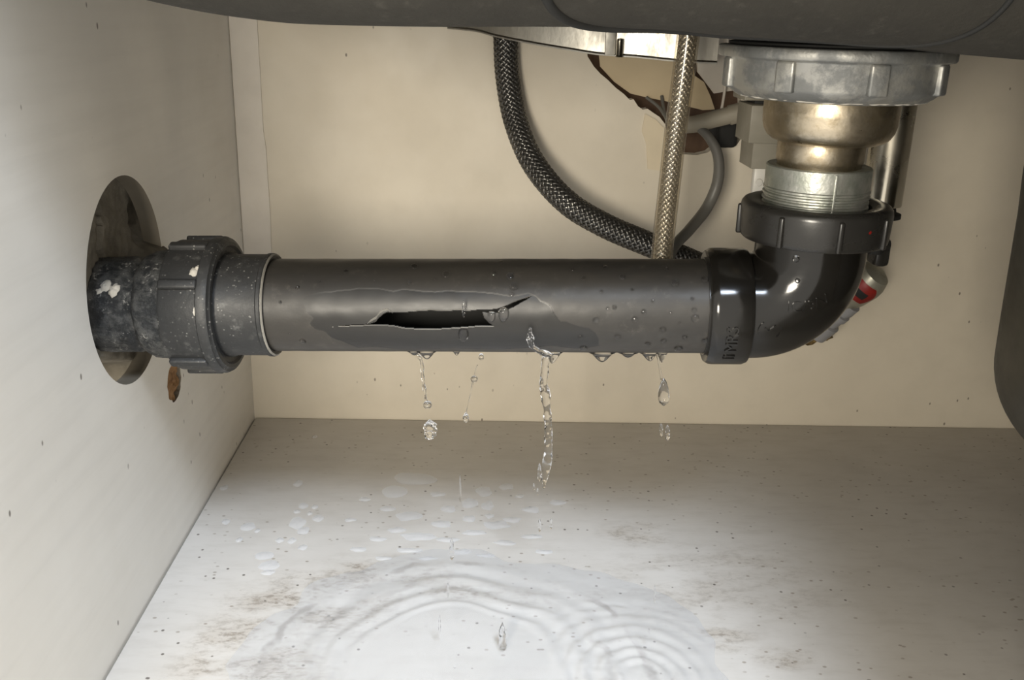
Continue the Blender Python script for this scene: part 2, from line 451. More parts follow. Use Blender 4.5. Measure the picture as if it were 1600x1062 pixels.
# mortar seen through the round hole
V = []; Fc = []; N = 130
for i in range(N + 1):
    for j in range(N + 1):
        y = HOLE_Y - 0.075 + 0.20 * i / N; z = HOLE_Z - 0.085 + 0.165 * j / N
        ns = noise.fractal(Vector((y * 70, z * 70, 1)), 0.7, 2.1, 6)
        edge = 0.5165 + 0.003 * noise.fractal(Vector((z * 150, 3, 1)), 0.8, 2, 4) + 0.12 * max(0, z - 0.215)
        far = 0.560 + 0.002 * noise.noise(Vector((z * 80, 5, 0))) - 0.5 * max(0, 0.198 - z)
        if y < edge: x = XL - 0.0125 + 0.0012 * ns - 0.010 * sm(edge - 0.0045, edge - 0.002, y)       # dark ragged joint
        else: x = XL - 0.0115 + 0.0016 * ns - 0.012 * sm(far, far + 0.003, y)                       # smooth older slab
        bulge = sm(0.207, 0.195, z + 0.003 * ns) * sm(far - 0.006, far + 0.004, y)                  # newer mortar hugging the pipe
        bx = XL - 0.0125 + 0.017 * sm(0.212, 0.190, z) * sm(0.600, 0.575, y) * sm(0.535, 0.560, y) + 0.003 * ns
        x = x + (bx - x) * bulge
        lx = XL - 0.0115 + 0.003 * ns - 0.03 * sm(0.140, 0.136, z + 0.4 * (y - 0.53)) * sm(0.565, 0.55, y)
        x = x + (lx - x) * sm(0.160, 0.152, z)
        V.append(Vector((x, y, z)))
for i in range(N):
    for j in range(N):
        a = i * (N + 1) + j; Fc.append((a, a + 1, a + N + 2, a + N + 1))
N_ = N
mesh('mortar_fill', V, Fc, M_mortar, wl)

def rough_patch(name, yc, zc, ry, rz, x0, amp, mat, seed, parent):
    V = []; Fc = []; n = 24
    for i in range(n + 1):
        for j in range(n + 1):
            y = yc - ry + 2 * ry * i / n; z = zc - rz + 2 * rz * j / n
            V.append(Vector((x0 + amp * noise.fractal(Vector((y * 200, z * 200, seed)), 0.8, 2, 4), y, z)))
    for i in range(n):
        for j in range(n):
            a = i * (n + 1) + j; Fc.append((a, a + 1, a + n + 2, a + n + 1))
    return mesh(name, V, Fc, mat, parent)
rough_patch('crumbled_chipboard', OB.y, OB.z, 0.018, 0.017, XL - 0.0022, 0.0022, M_chip, 2, wl)
rough_patch('chipped_spot', BR.y, BR.z, 0.008, 0.005, XL - 0.0010, 0.0006, M_chip, 6, wl)

# back wall with a torn opening at the top
OPN = [(916, 60), (918, 88), (928, 104), (938, 115), (950, 125), (962, 137), (975, 147), (984, 156), (990, 155), (997, 166), (1004, 171),
       (1012, 170), (1022, 177), (1031, 183), (1040, 195), (1043, 214), (1052, 232), (1066, 241), (1090, 242), (1106, 238),
       (1116, 230), (1134, 231), (1150, 228), (1157, 218), (1159, 190), (1158, 148), (1168, 141), (1170, 60)]
opening = [atY(px, py, YB) for px, py in OPN]
outer = [Vector((XL - 0.02, YB, -0.05)), Vector((XR + 0.02, YB, -0.05)), Vector((XR + 0.02, YB, ZT)), Vector((XL - 0.02, YB, ZT))]
wb = struct(holed_panel('wall_back', outer, [opening], (0, 0.012, 0), M_back))
wb['label'] = 'cream back panel of the cabinet with a torn opening'
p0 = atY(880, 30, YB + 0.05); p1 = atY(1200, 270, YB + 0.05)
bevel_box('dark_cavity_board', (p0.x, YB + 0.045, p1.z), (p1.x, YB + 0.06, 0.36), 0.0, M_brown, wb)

fl = struct(bevel_box('floor', (XL + 0.0012, YF, -0.018), (XR - 0.001, YB - 0.0020, 0.0), 0.0008, M_floor, None, 2))
fl['label'] = 'grimy pale laminate cabinet floor'
struct(bevel_box('floor_substrate', (XL - 0.02, YF, -0.055), (XR + 0.02, YB + 0.02, -0.045), 0, M_under))
struct(bevel_box('wall_right', (XR, YF, -0.05), (XR + 0.016, YB + 0.02, ZT), 0, M_wall))
struct(bevel_box('ceiling', (XL - 0.02, YF, ZT), (XR + 0.02, YB + 0.02, ZT + 0.03), 0, M_under))

struct(bevel_box('door_1', (0.20, YF - 0.018, -0.05), (XR + 0.016, YF, ZT), 0.001, M_wall))

# pale strip up the back left corner, with a slightly ragged edge
lp = []
zs = [0.105 + (ZT - 0.105) * k / 30 for k in range(31)]
for z in zs: lp.append(Vector((XL + 0.0006, YB - 0.0015, z)))
for z in reversed(zs): lp.append(Vector((-0.1745 + 0.0012 * noise.noise(Vector((z * 30, 0, 0))) + (0.0016 if z < 0.23 else 0), YB - 0.0015, z)))
tr = struct(prism('trim_1', lp, (0, 0.0014, 0), M_trim))
tr['label'] = 'pale vertical strip in the back left corner'
# filler patch below the torn opening
PT = [(1008, 178), (1024, 186), (1038, 200), (1041, 225), (1040, 268), (1012, 264), (1010, 225), (1003, 205)]
prism('filler_patch', [atY(x, y, YB - 0.0013) for x, y in PT], (0, 0.0012, 0), M_tape, wb)

# ---------------------------------------------------------------- sink bowl overhead
SBX = [-0.17, -0.150, -0.1237, -0.0991, -0.0719, -0.0374, -0.0097, 0.0088, 0.0321, 0.0461, 0.0680, 0.0870, 0.1265, 0.1698, 0.1992, 0.26, 0.5]
SBZ = [0.3600, 0.3450, 0.3370, 0.3327, 0.3300, 0.3300, 0.3305, 0.3311, 0.3316, 0.3318, 0.3316, 0.3300, 0.3289, 0.3266, 0.3240, 0.3230, 0.3235]
def sink_bottom(X):
    return sum(float(np.interp(X + d, SBX, SBZ)) for d in (-0.008, -0.004, 0, 0.004, 0.008)) / 5
sink = thing('sink_bowl', 'dark grey coated underside of the sink filling the top of the cabinet', 'sink', (0.16, 0.48, 0.325))
V = []; Fc = []
prof = []                                          # (Y, height above the bottom)
YS0, YS1, RF = 0.312, 0.655, 0.055
prof.append((YS0, ZT - 0.33))
for k in range(6): prof.append((YS0, 0.12 - 0.065 * k / 6))
for k in range(91):
    a = PI / 2 * k / 90; prof.append((YS0 + RF * (1 - math.cos(a)), RF * (1 - math.sin(a))))
for k in range(1, 12): prof.append((YS0 + RF + (YS1 - YS0 - 2 * RF) * k / 12, 0.0))
for k in range(13):
    a = PI / 2 * k / 12; prof.append((YS1 - RF + RF * math.sin(a), RF * (1 - math.cos(a))))
prof.append((YS1, ZT - 0.33))
xs = [-0.158 + 0.648 * k / 420 for k in range(421)]
for X in xs:
    zb = sink_bottom(X)
    for i, (Y, h) in enumerate(prof):
        z = min(zb + h, ZT)
        if i in (0, len(prof) - 1): z = ZT
        # pressed circular step around the outlet
        e = math.hypot((X - 0.093) / 0.077, max(Y - 0.320, 0) / 0.0561)
        s = 0.15 * sm(1.02, 0.97, e)
        V.append(Vector((X, Y, z - 0.0016 * s * (1 if i not in (0, len(prof) - 1) else 0))))
n = len(prof)
for i in range(len(xs) - 1):
    for j in range(n - 1):
        a = i * n + j; Fc.append((a, a + 1, a + n + 1, a + n))
Fc.append(tuple(range(n))); Fc.append(tuple((len(xs) - 1) * n + j for j in range(n)))
sharpen(mesh('bowl', V, Fc, M_sink, sink), 50)

def sink_h(Y):
    if Y < YS0 + RF: return RF * (1 - math.sqrt(max(1 - (1 - (Y - YS0) / RF) ** 2, 0)))
    return 0.0
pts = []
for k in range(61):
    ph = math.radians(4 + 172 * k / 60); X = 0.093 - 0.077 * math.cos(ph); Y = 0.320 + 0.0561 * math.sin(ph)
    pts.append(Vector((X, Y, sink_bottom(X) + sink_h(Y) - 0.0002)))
tube('dark_arc_line', pts, [0.0016, 0.0019, 0.0017, 0.0012, 0.0010, 0.0008, 0.0010, 0.0011], M_rubber, sink, 160, 10)  # added dark tube that draws the line of the pressed step

# ---------------------------------------------------------------- steel band behind the sink
band = thing('steel_band', 'brushed steel band with a small screw just under the sink', 'band', (0.08, 0.69, 0.31))
BP = [(700, 45, .764), (745, 50, .752), (775, 58, .744), (830, 69, .733), (890, 79, .723), (935, 86, .717), (990, 90, .710), (1062, 97, .703), (1120, 100, .70)]
P, _ = smooth_path([atY(*p) for p in BP], 60)
V = []; Fc = []
for i, p in enumerate(P):
    t = (P[min(i + 1, 60)] - P[max(i - 1, 0)]); nrm = Vector((t.y, -t.x, 0)).normalized()   # towards the camera
    for (o_, dz) in ((0.0, 0.045), (0.0, 0.0022), (0.0012, 0.0010), (0.0010, 0.0), (-0.0016, 0.0), (-0.0018, 0.045)):
        V.append(p + nrm * o_ + Vector((0, 0, dz)))
for i in range(60):
    for j in range(6):
        a = i * 6 + j; b = i * 6 + (j + 1) % 6; Fc.append((a, b, b + 6, a + 6))
Fc.append(tuple(range(6))); Fc.append(tuple(360 + j for j in range(6)))
sharpen(mesh('curved_sheet', V, Fc, M_band, band), 40)
sp = atY(968, 76, 0.708)
so = lathe('screw', [(0.0001, 0.007), (0.0022, 0.0065), (0.0024, 0.005), (0.0024, -0.004), (0.0030, -0.0055), (0.0022, -0.0062), (0.0001, -0.0062)], sp, (0, 0, 1), M_chrome, band, 20)
bevel_box('joint_plate', tuple(atY(945, 84, 0.7105) - Vector((0, 0, 0.001))), tuple(atY(962, 30, 0.7115) + Vector((0.001, 0.0012, 0.02))), 0.0003, M_band, band)

# ---------------------------------------------------------------- torn opening contents
lp = [(935, 70), (938, 104), (960, 128), (985, 146), (1010, 152), (1040, 158), (1070, 165), (1098, 172), (1117, 171), (1110, 150), (1100, 128), (1085, 118), (1080, 70)]
cb = prism('cream_board', [atY(x, y, YB + 0.006) for x, y in lp], (0, 0.003, 0), M_cream)
tag(cb, 'torn cream board inside the opening under the steel band', 'board')
lp = [(1088, 60), (1090, 112), (1104, 130), (1116, 146), (1134, 143), (1155, 140), (1163, 136), (1170, 60)]
gb = prism('grey_board', [atY(x, y, YB - 0.002) for x, y in lp], (0, 0.003, 0), M_trim)
tag(gb, 'grey-brown board scrap between steel hose and ribbed metal lock ring', 'board')
q0 = atY(1121, 231, YB - 0.010); q1 = atY(1157, 178, YB - 0.010)
bb = bevel_box('black_socket_box', (q0.x, YB - 0.010, q0.z), (q1.x, YB + 0.03, q1.z), 0.0035, M_rubber)
tag(bb, 'small black rounded box at the lower corner of the torn opening', 'box')

# ---------------------------------------------------------------- hoses and cables
def braid(name, P, L, R, n, pitch, wr, amp, flat, mat, parent, steps=1):
    V = []; Fc = []; fr = path_frames(P); N = len(P) - 1
    k = 2 * PI / pitch; ds = PI / (n * k)
    for sgn in (1, -1):
        for i in range(n):
            base = len(V)
            for s in range(N + 1):
                d = L * s / N
                th = 2 * PI * i / n + sgn * k * d
                x, y, t = fr[s]
                rad = x * math.cos(th) + y * math.sin(th)
                tang = (-x * math.sin(th) + y * math.cos(th)) * sgn * R * k + t
                tang.normalize(); side = tang.cross(rad)
                c = P[s] + rad * (R + sgn * amp * math.cos(PI * d / ds))
                for q in range(6):
                    a = 2 * PI * q / 6
                    V.append(c + side * (wr * flat * math.cos(a)) + rad * (wr * math.sin(a)))
            for s in range(N):
                for q in range(6):
                    a = base + s * 6 + q; b = base + s * 6 + (q + 1) % 6
                    Fc.append((a, b, b + 6, a + 6))
    o = mesh(name, V, Fc, mat, parent); o['kind'] = 'stuff'
    return o

hd = thing('braided_hose', 'thick dark braided hose curving down from the steel band behind the pipe', 'hose', (0.0, 0.72, 0.33))
HP = [atY(789, 20, .7605), atY(790, 62, .7605), atY(793, 120, .758), atY(806, 190, .748), atY(835, 257, .730), atY(885, 315, .712), atY(945, 352, .705),
      atY(1010, 380, .70), atY(1065, 402, .70), atY(1120, 425, .70), atY(1200, 455, .715), atY(1290, 470, .735)]
P, L = smooth_path(HP, 420)
V, Fc = tube_vf(P, 0.0082, 20); mesh('hose_core', V, Fc, M_core, hd)
braid('wire_braid', P, L, 0.0086, 12, 0.050, 0.00055, 0.00042, 2.1, M_wire_d, hd)

hs = thing('steel_braided_hose', 'light steel braided hose hanging straight down in front of the dark hose', 'hose', (0.10, 0.62, 0.33))
HP = [atY(1079, 20, .615), atY(1075, 60, .615), atY(1066, 130, .615), atY(1055, 210, .615), atY(1046, 290, .615), atY(1038, 360, .615), atY(1034, 405, .613), atY(1034, 440, .60),
      atY(1055, 470, .595), atY(1110, 480, .60), atY(1200, 480, .63), atY(1280, 470, .70)]
P, L = smooth_path(HP, 420)
V, Fc = tube_vf(P, 0.0046, 20); mesh('hose_core', V, Fc, M_core_l, hs)
braid('wire_braid', P, L, 0.0051, 8, 0.030, 0.00050, 0.00035, 2.4, M_wire_l, hs)
V, Fc = tube_vf(P, 0.0071, 28, False); mesh('clear_sleeve', V, Fc, M_sleeve, hs)

cb_ = tube('thin_cable', [atY(1050, 176, .745), atY(1085, 195, .735), atY(1108, 215, .728), atY(1122, 245, .722), atY(1121, 285, .716), atY(1104, 325, .712), atY(1078, 358, .695), atY(1052, 388, .682), atY(1040, 430, .672)],
           [0.0024, 0.0030, 0.0037, 0.0041, 0.0043, 0.0043, 0.0041, 0.0039, 0.0039], M_cable, None, 90, 18)
tag(cb_, 'thin grey rubber cable bowing right beside the steel hose', 'cable')
c2 = thing('conduit_elbow', 'short beige-grey conduit running right from the steel hose to the stepped block', 'conduit', tuple(atY(1120, 186, .735)))
tube('conduit_tube', [atY(1058, 196, .735), atY(1085, 194, .735), atY(1120, 185, .733), atY(1168, 173, .73), atY(1185, 169, .73)], [0.0060, 0.0064, 0.0064, 0.0066, 0.0066], M_conduit, c2, 40, 20)
pa, pb = atY(1140, 180, .733), atY(1172, 172, .73)
lathe('conduit_collar', [(0.0066, -0.001), (0.0074, 0), (0.0074, (pb - pa).length), (0.0066, (pb - pa).length + 0.001)], pa, pb - pa, M_conduit, c2, 32)
w1 = tube('white_wire', [atY(1137, 60, .758), atY(1136, 110, .757), atY(1131, 150, .756), atY(1126, 178, .755)], 0.0011, M_trim, None, 24, 10)
tag(w1, 'fine pale wire hanging in front of the dark torn opening', 'wire')
w2 = thing('twin_wires', 'two thin grey wires leaving the torn edge behind the steel hose', 'wire', tuple(atY(1035, 170, .765)))
tube('wire_strand', [atY(1010, 152, .776), atY(1030, 168, .768), atY(1045, 190, .755), atY(1060, 205, .745)], 0.0013, M_cable, w2, 24, 10)
tube('wire_strand', [atY(1034, 150, .776), atY(1037, 170, .768), atY(1043, 190, .755), atY(1060, 215, .745)], 0.0013, M_cable, w2, 24, 10)

# stepped block and white tab behind the strainer
sb = thing('stepped_block', 'warm grey stepped plastic block tucked behind the left side of the strainer', 'block', tuple(atY(1195, 262, .60)))
def slab(name, x0, y0, x1, y1, Y, d, mat, parent, bev=0.0008):
    a = atY(x0, y1, Y); b = atY(x1, y0, Y)
    return bevel_box(name, (a.x, Y, a.z), (b.x, Y + d, b.z), bev, mat, parent, 2)
slab('upper_section', 1163, 120, 1240, 157, .604, .03, M_block, sb)
slab('gap_section', 1178, 155, 1240, 170, .612, .02, M_rubber, sb)
slab('middle_section', 1169, 166, 1245, 224, .600, .034, M_block, sb)
slab('lower_section', 1173, 222, 1245, 264, .603, .03, M_block, sb)
wt = thing('white_tab', 'small white plastic tab below the stepped block beside the threaded tailpiece', 'tab', tuple(atY(1190, 300, .60)))
slab('tab_plate', 1175, 262, 1212, 303, .604, .006, M_white, wt, 0.0015)
tcn = atY(1186, 285, .604)
lathe('tab_boss', [(0.0001, 0.0), (0.0020, 0.0), (0.0026, 0.0008), (0.0026, 0.003)], tcn - Vector((0, 0.0006, 0)), (0, 1, 0), M_white, wt, 24)

# chrome tube behind the strainer
ct = thing('chrome_tube', 'stained chrome tube standing behind the right side of the strainer', 'tube', (0.2445, 0.58, 0.23))
cz = atY(1378, 320, .58).z
lathe('tube_shell', [(0.0090, cz), (0.0118, cz), (0.0120, cz + 0.001), (0.0120, 0.335), (0.0090, 0.335)], (0.2435, 0.58, 0), (0, 0, 1), M_chrome, ct, 64, closed=True)
lathe('tube_liner', [(0.0001, cz + 0.004), (0.0090, cz + 0.004), (0.0090, 0.334)], (0.2435, 0.58, 0), (0, 0, 1), M_rubber, ct, 32)
lathe('bottom_plug', [(0.0001, cz + 0.001), (0.0085, cz + 0.001), (0.0095, cz - 0.004), (0.0125, cz - 0.005), (0.0125, cz - 0.0075), (0.006, cz - 0.009), (0.006, cz - 0.03), (0.0001, cz - 0.03)], (0.2435, 0.58, 0), (0, 0, 1), M_rubber, ct, 40)

# angle valve behind the elbow
av = thing('angle_valve', 'dull shut-off valve with a red spot on its cap behind the elbow', 'valve', tuple(atY(1320, 500, .72)))
a0, a1 = atY(1275, 505, .720), atY(1368, 428, .690)
ax = (a1 - a0); La = ax.length
lathe('cap', [(0.0001, La + .004), (0.006, La + .0038), (0.0112, La + 0.001), (0.0138, La - 0.006), (0.0142, La - .012), (0.0125, La - 0.024), (0.0090, La - .034), (0.0088, La - .045), (0.0001, La - .045)], a0, ax, M_valve, av, 48)
# red marking ring on the cap face that looks towards us
x_, y_, z_ = frame(ax)
V = []; Fc = []
for i in range(13):
    for j in range(9):
        ang = math.radians(38 + 100 * (i / 12)); t = j / 8
        h = La - 0.004 - 0.017 * t
        r = np.interp(h, [La - .024, La - .012, La - .006, La + .001], [.0125, .0142, .0138, .0112]) + 0.00035
        wdt = 1 - 0.35 * (2 * t - 1) ** 2
        ang = math.radians(88) + (ang - math.radians(88)) * wdt
        V.append(a0 + z_ * h + ((-RZ + z_ * RZ.dot(z_)).normalized() * math.cos(ang - math.radians(88)) + z_.cross((-RZ + z_ * RZ.dot(z_)).normalized()) * math.sin(ang - math.radians(88))) * r)
for i in range(12):
    for j in range(8):
        a = i * 9 + j; Fc.append((a, a + 1, a + 10, a + 9))
rs = mesh('red_spot', V, Fc, [M_red, M_rubber], av); rs['label'] = 'red painted spot with a dark middle'
for pz in rs.data.polygons:
    i, j = divmod(pz.index, 8)
    if 3 < i < 9 and 2 < j < 6: pz.material_index = 1
lathe('threaded_neck', [(0.0001, 0.034), (0.0075, 0.034), (0.0075, 0.026), (0.0062, 0.0255), (0.0062, 0.023), (0.0082, 0.0225), (0.0082, 0.018), (0.0070, 0.0175), (0.0070, 0.010), (0.0095, 0.009), (0.0092, -0.006), (0.0001, -0.006)], a0 + Vector((0.004, -0.002, -0.004)), ax, M_bluish, av, 40)
# corroded crust where it meets the back wall
V = []; Fc = []; n = 22
for i in range(n):
    for j in range(n):
        u = 2 * PI * i / n; vph = PI * j / (n - 1)
        d = Vector((math.cos(u) * math.sin(vph), math.cos(vph) * 0.9, math.sin(u) * math.sin(vph)))
        k = 1 + 0.55 * noise.fractal(d * 2.2 + Vector((4, 1, 2)), 0.7, 2, 4)
        V.append(atY(1272, 520, .760) + Vector((d.x * 0.0135, d.y * 0.012, d.z * 0.0085 - d.x * -0.004)) * k)
for i in range(n):
    for j in range(n - 1):
        a = i * n + j; b = ((i + 1) % n) * n + j; Fc.append((a, a + 1, b + 1, b))
mesh('corrosion_crust', V, Fc, M_rust, av)
tube('valve_stem', [atY(1272, 520, .765), atY(1285, 505, .735), a0 + Vector((0.003, 0, -0.002))], 0.0062, M_bluish, av, 12, 20)
bl = thing('black_clip', 'black rounded clip just right of the union nut', 'clip', tuple(atY(1380, 415, .66)))
slab('clip_block', 1366, 374, 1397, 418, .655, .02, M_nutblk, bl, 0.0035)
slab('clip_tongue', 1368, 345, 1391, 380, .658, .012, M_nutblk, bl, 0.002)

# dark housing at the right edge
hz = thing('rounded_housing', 'dark olive-grey rounded housing cut off by the right edge', 'housing', (0.325, 0.42, 0.135))
pr = [(0.0001, 0.128)]
for k in range(17):
    a = PI / 2 * k / 16; pr.append((0.030 + 0.0505 * math.sin(a), 0.128 + 0.052 * (1 - math.cos(a))))
pr += [(0.0812, 0.20), (0.0825, 0.25), (0.0838, 0.27), (0.0842, 0.305), (0.078, 0.312), (0.05, 0.314), (0.05, 0.3225), (0.0001, 0.3225)]
lathe('housing_shell', pr, (0.3335, 0.42, 0), (0, 0, 1), M_house, hz, 120)

# ---------------------------------------------------------------- strainer under the sink
SX, SY = 0.1708, 0.488
st = thing('sink_strainer', 'metal sink strainer with lock ring, tarnished cup and threaded tailpiece', 'strainer', (SX, SY, 0.245))
def zl(r0, z0): return (r0, z0)
lathe('gasket', [(0.03, 0.3262), (0.0505, 0.3262), (0.0515, 0.3258), (0.0515, 0.3250), (0.0495, 0.3243), (0.03, 0.3243)], (SX, SY, 0), (0, 0, 1), M_rubber, st, 120, closed=True)
wob = lambda i, a, h: 0.0005 * noise.noise(Vector((math.cos(a) * 6, math.sin(a) * 6, h * 300)))
ln = lathe('lock_ring', [(0.033, 0.3243), (0.0556, 0.3243), (0.0562, 0.3237), (0.0562, 0.3198), (0.0556, 0.3190), (0.0532, 0.3186), (0.0524, 0.3178),
                         (0.0518, 0.3060), (0.0510, 0.3046), (0.0480, 0.3022), (0.0452, 0.3004), (0.0440, 0.3000), (0.033, 0.3000)], (SX, SY, 0), (0, 0, 1), M_zinc, st, 160, fr=wob, closed=True, deg=50)
lug0 = None
for k in range(8):
    a = math.radians(-90 - 19 - 23 + 45 * k)
    R = Matrix.Translation((SX, SY, 0)) @ Matrix.Rotation(a, 4, 'Z')
    lu = bevel_box('lug', (0.0490, -0.0046, 0.3045), (0.0542, 0.0046, 0.3186), 0.0012, M_zinc, ln, 3, R)
# scale crust line round the lower edge of the ring
pts = []
for k in range(60):
    a = math.radians(-175 + 170 * k / 59)
    r = 0.0455 + 0.0004 * noise.noise(Vector((k * .5, 0, 0)))
    pts.append(Vector((SX + r * math.cos(a), SY + r * math.sin(a), 0.3008 + 0.0016 * abs(noise.noise(Vector((k * 0.35, 3, 0)))))))
tube('limescale_bead', pts, 0.00055, M_chalk, ln, 160, 8)
lathe('cup', [(0.028, 0.3005), (0.0326, 0.3005), (0.0328, 0.2990), (0.0328, 0.2945), (0.0330, 0.2935), (0.0328, 0.2925), (0.0326, 0.2880), (0.0318, 0.2845), (0.0300, 0.2815), (0.0275, 0.2795), (0.0245, 0.2785), (0.0215, 0.2780), (0.018, 0.2780)], (SX + 0.0015, SY, 0), (0, 0, 1), M_brass, st, 120, closed=True, deg=60)
lathe('neck', [(0.016, 0.2785), (0.0212, 0.2785), (0.0216, 0.2775), (0.0216, 0.2695), (0.0208, 0.2680), (0.0208, 0.2640), (0.016, 0.2640)], (SX - 0.0010, SY, 0), (0, 0, 1), M_brass, st, 96, closed=True)
tp = [(0.0205, 0.2665), (0.0256, 0.2668), (0.0262, 0.2662), (0.0263, 0.2650), (0.0262, 0.2560)]
z = 0.2555
for k in range(5):
    tp += [(0.0266, z), (0.0266, z - 0.0009), (0.0256, z - 0.0016), (0.0256, z - 0.0022)]; z -= 0.0027
tp += [(0.0256, 0.238), (0.0205, 0.238)]
ta = lathe('tailpiece', tp, (SX - 0.0008, SY, 0), (0, 0, 1), M_tail, st, 120, closed=True, fr=lambda i, a, h: 0.0003 * noise.noise(Vector((math.cos(a) * 5, math.sin(a) * 5, h * 200))) if h < 0.26 else 0)
bevel_box('raised_seam', (-0.0007, -0.0268, 0.2425), (0.0007, -0.0255, 0.2655), 0.0003, M_tail, ta, 2, Matrix.Translation((SX, SY, 0)) @ Matrix.Rotation(math.radians(-1), 4, 'Z'))

# ---------------------------------------------------------------- elbow with union nut
A = Vector((XL - 0.06, 0.5180, 0.1760))            # pipe axis, wall end
B = Vector((0.1425, 0.4880, 0.1912))               # pipe axis, elbow end
E1 = (B - A).normalized()
E2 = Vector((0, 0, 1)); E2 = (E2 - E1 * E2.dot(E1)).normalized()     # up
E3 = E2.cross(E1)                                                    # towards... fixed below
if E3.y > 0: E3 = -E3                                                # facing the camera
def pax(x):                                                          # point of the axis at world X
    return A + E1 * ((x - A.x) / E1.x)
el = thing('pipe_elbow', 'glossy black elbow joining the cracked pipe to the metal strainer', 'pipe fitting', tuple(pax(0.165)))
RB = 0.0290; RT = 0.0284
V = []; Fc = []; sg = 64
hv = Vector((E1.x, E1.y, 0)).normalized()
Bc = Vector((SX, SY, 0)) - hv * RB; Bc.z = pax(SX - RB).z + RB           # bend centre
cen = []
for k in range(9): cen.append((Bc + Vector((0, 0, -RB)) - E1 * (0.022 * (1 - k / 8)), E1, 1))
NB = 40
for k in range(1, NB + 1):
    a = PI / 2 * k / NB
    cen.append((Bc + hv * (RB * math.sin(a)) - Vector((0, 0, RB * math.cos(a))), hv * math.cos(a) + Vector((0, 0, math.sin(a))), 1))
for k in range(1, 5): cen.append((Vector((SX, SY, Bc.z + 0.004 * k)), Vector((0, 0, 1)), 1))
side = E3
for c, t, _ in cen:
    u = t.cross(side).normalized(); s_ = u.cross(t).normalized()
    for k in range(sg):
        a = 2 * PI * k / sg; V.append(c + (s_ * math.cos(a) + u * math.sin(a)) * RT)
for i in range(len(cen) - 1):
    for k in range(sg):
        a, b = i * sg + k, i * sg + (k + 1) % sg; Fc.append((a, b, b + sg, a + sg))
bend = mesh('bend', V, Fc, M_elbow, el)
# socket collar that takes the pipe
c0 = pax(0.1196); c1x = 0.1395
Ls = (pax(c1x) - c0).length
lathe('socket', [(0.0252, 0.004), (0.0262, 0.0), (0.0298, -0.0012), (0.0309, 0.0006), (0.0311, 0.0025), (0.0311, Ls - 0.0022), (0.0303, Ls), (0.0280, Ls + 0.0006), (0.0252, Ls)], c0, E1, M_elbow, el, 120, closed=True)
lathe('socket_lip', [(0.0248, -0.0004), (0.0252, -0.0022), (0.0262, -0.0022), (0.0262, 0.001)], c0, E1, M_nutblk, el, 96)
NZ0, NZ1 = 0.2290, 0.2485
un = lathe('union_nut', [(0.0275, NZ0), (0.0362, NZ0), (0.0371, NZ0 + 0.001), (0.0375, NZ0 + 0.003), (0.0381, NZ1 - 0.0045), (0.0377, NZ1 - 0.0022), (0.0365, NZ1 - 0.0006), (0.0350, NZ1), (0.0300, NZ1), (0.0272, NZ1 - 0.0012)], (SX + 0.0004, SY, 0), (0, 0, 1), M_nutblk, el, 140, closed=True)
rib0 = None
for k in range(8):
    a = math.radians(-90 - 19 - 23.5 + 43 * k)
    R = Matrix.Translation((SX + 0.0004, SY, 0)) @ Matrix.Rotation(a, 4, 'Z')
    bevel_box('rib', (0.0360, -0.0014, NZ0 + 0.0004), (0.0394, 0.0014, NZ1 - 0.0035), 0.0010, M_nutblk, un, 3, R)
rm = lathe('red_mark', [(0.0001, 0.0002), (0.0014, 0.0001), (0.0020, -0.0006)], Vector((SX, SY, 0.2400)) + Vector((math.sin(math.radians(26)), -math.cos(math.radians(26)), 0)) * 0.0379, (math.sin(math.radians(26)), -math.cos(math.radians(26)), 0), M_red, un, 18)
rm['label'] = 'faint red paint mark'

# raised moulding marks on the fitting
def emboss(text, size, place, parent, depth=0.0004, mat=M_elbow):
    cu = bpy.data.curves.new('marking', 'FONT'); cu.body = text; cu.size = size; cu.extrude = 0.0006
    cu.align_x = 'CENTER'; cu.align_y = 'CENTER'; cu.resolution_u = 3
    ob = bpy.data.objects.new('tmp_text', cu); COL.objects.link(ob)
    dg = bpy.context.evaluated_depsgraph_get(); me = bpy.data.meshes.new_from_object(ob.evaluated_get(dg))
    bpy.data.objects.remove(ob)
    bm = bmesh.new(); bm.from_mesh(me)
    bmesh.ops.subdivide_edges(bm, edges=[e for e in bm.edges if e.calc_length() > size * 0.25], cuts=2)
    for v in bm.verts: v.co = place(v.co.x, v.co.y, v.co.z)
    bm.to_mesh(me); bm.free(); me.materials.clear()
    o = link('moulded_mark', me, mat, parent, False); o['label'] = 'raised moulded lettering'
    return o
def on_bend(px, py, rot):
    """place flat artwork on the bend: torus coordinates at the spot seen there"""
    r = ray(px, py); best = None
    for i in range(1, 2400):
        p = CAM + r * (0.40 + i * 0.0001)
        q = p - Bc; h = math.hypot(q.dot(hv), q.z); d = math.hypot(h - RB, q.dot(side))
        if d <= RT: best = p; break
    q = best - Bc
    a0_ = math.atan2(q.dot(hv), -q.z); h = math.hypot(q.dot(hv), q.z); t0 = math.atan2(h - RB, q.dot(side))
    cr, sr = math.cos(rot), math.sin(rot)
    def place(x, y, zz):
        X = x * cr - y * sr; Y = x * sr + y * cr
        t = t0 - Y / RT; hh = RB + RT * math.sin(t0)
        a = a0_ + X / hh
        rad = RT + 0.00012 + zz
        hr = RB + rad * math.sin(t)
        return Bc + hv * (hr * math.sin(a)) - Vector((0, 0, hr * math.cos(a))) + side * (rad * math.cos(t))
    return place
emboss('IC/9N', 0.0085, on_bend(1262, 479, math.radians(-38)), el)
emboss('(\u2713)', 0.0085, on_bend(1203, 514, math.radians(-14)), el)
def on_socket(x0, th0):
    c = pax(x0); r0 = 0.0311
    def place(x, y, zz):
        th = th0 + x / r0; r = r0 + 0.00008 + zz
        return c - E1 * y * 1.0 + (E3 * math.cos(th) + E2 * math.sin(th)) * r
    return place
emboss('II MRS', 0.0088, on_socket(0.1290, math.radians(-24)), el)

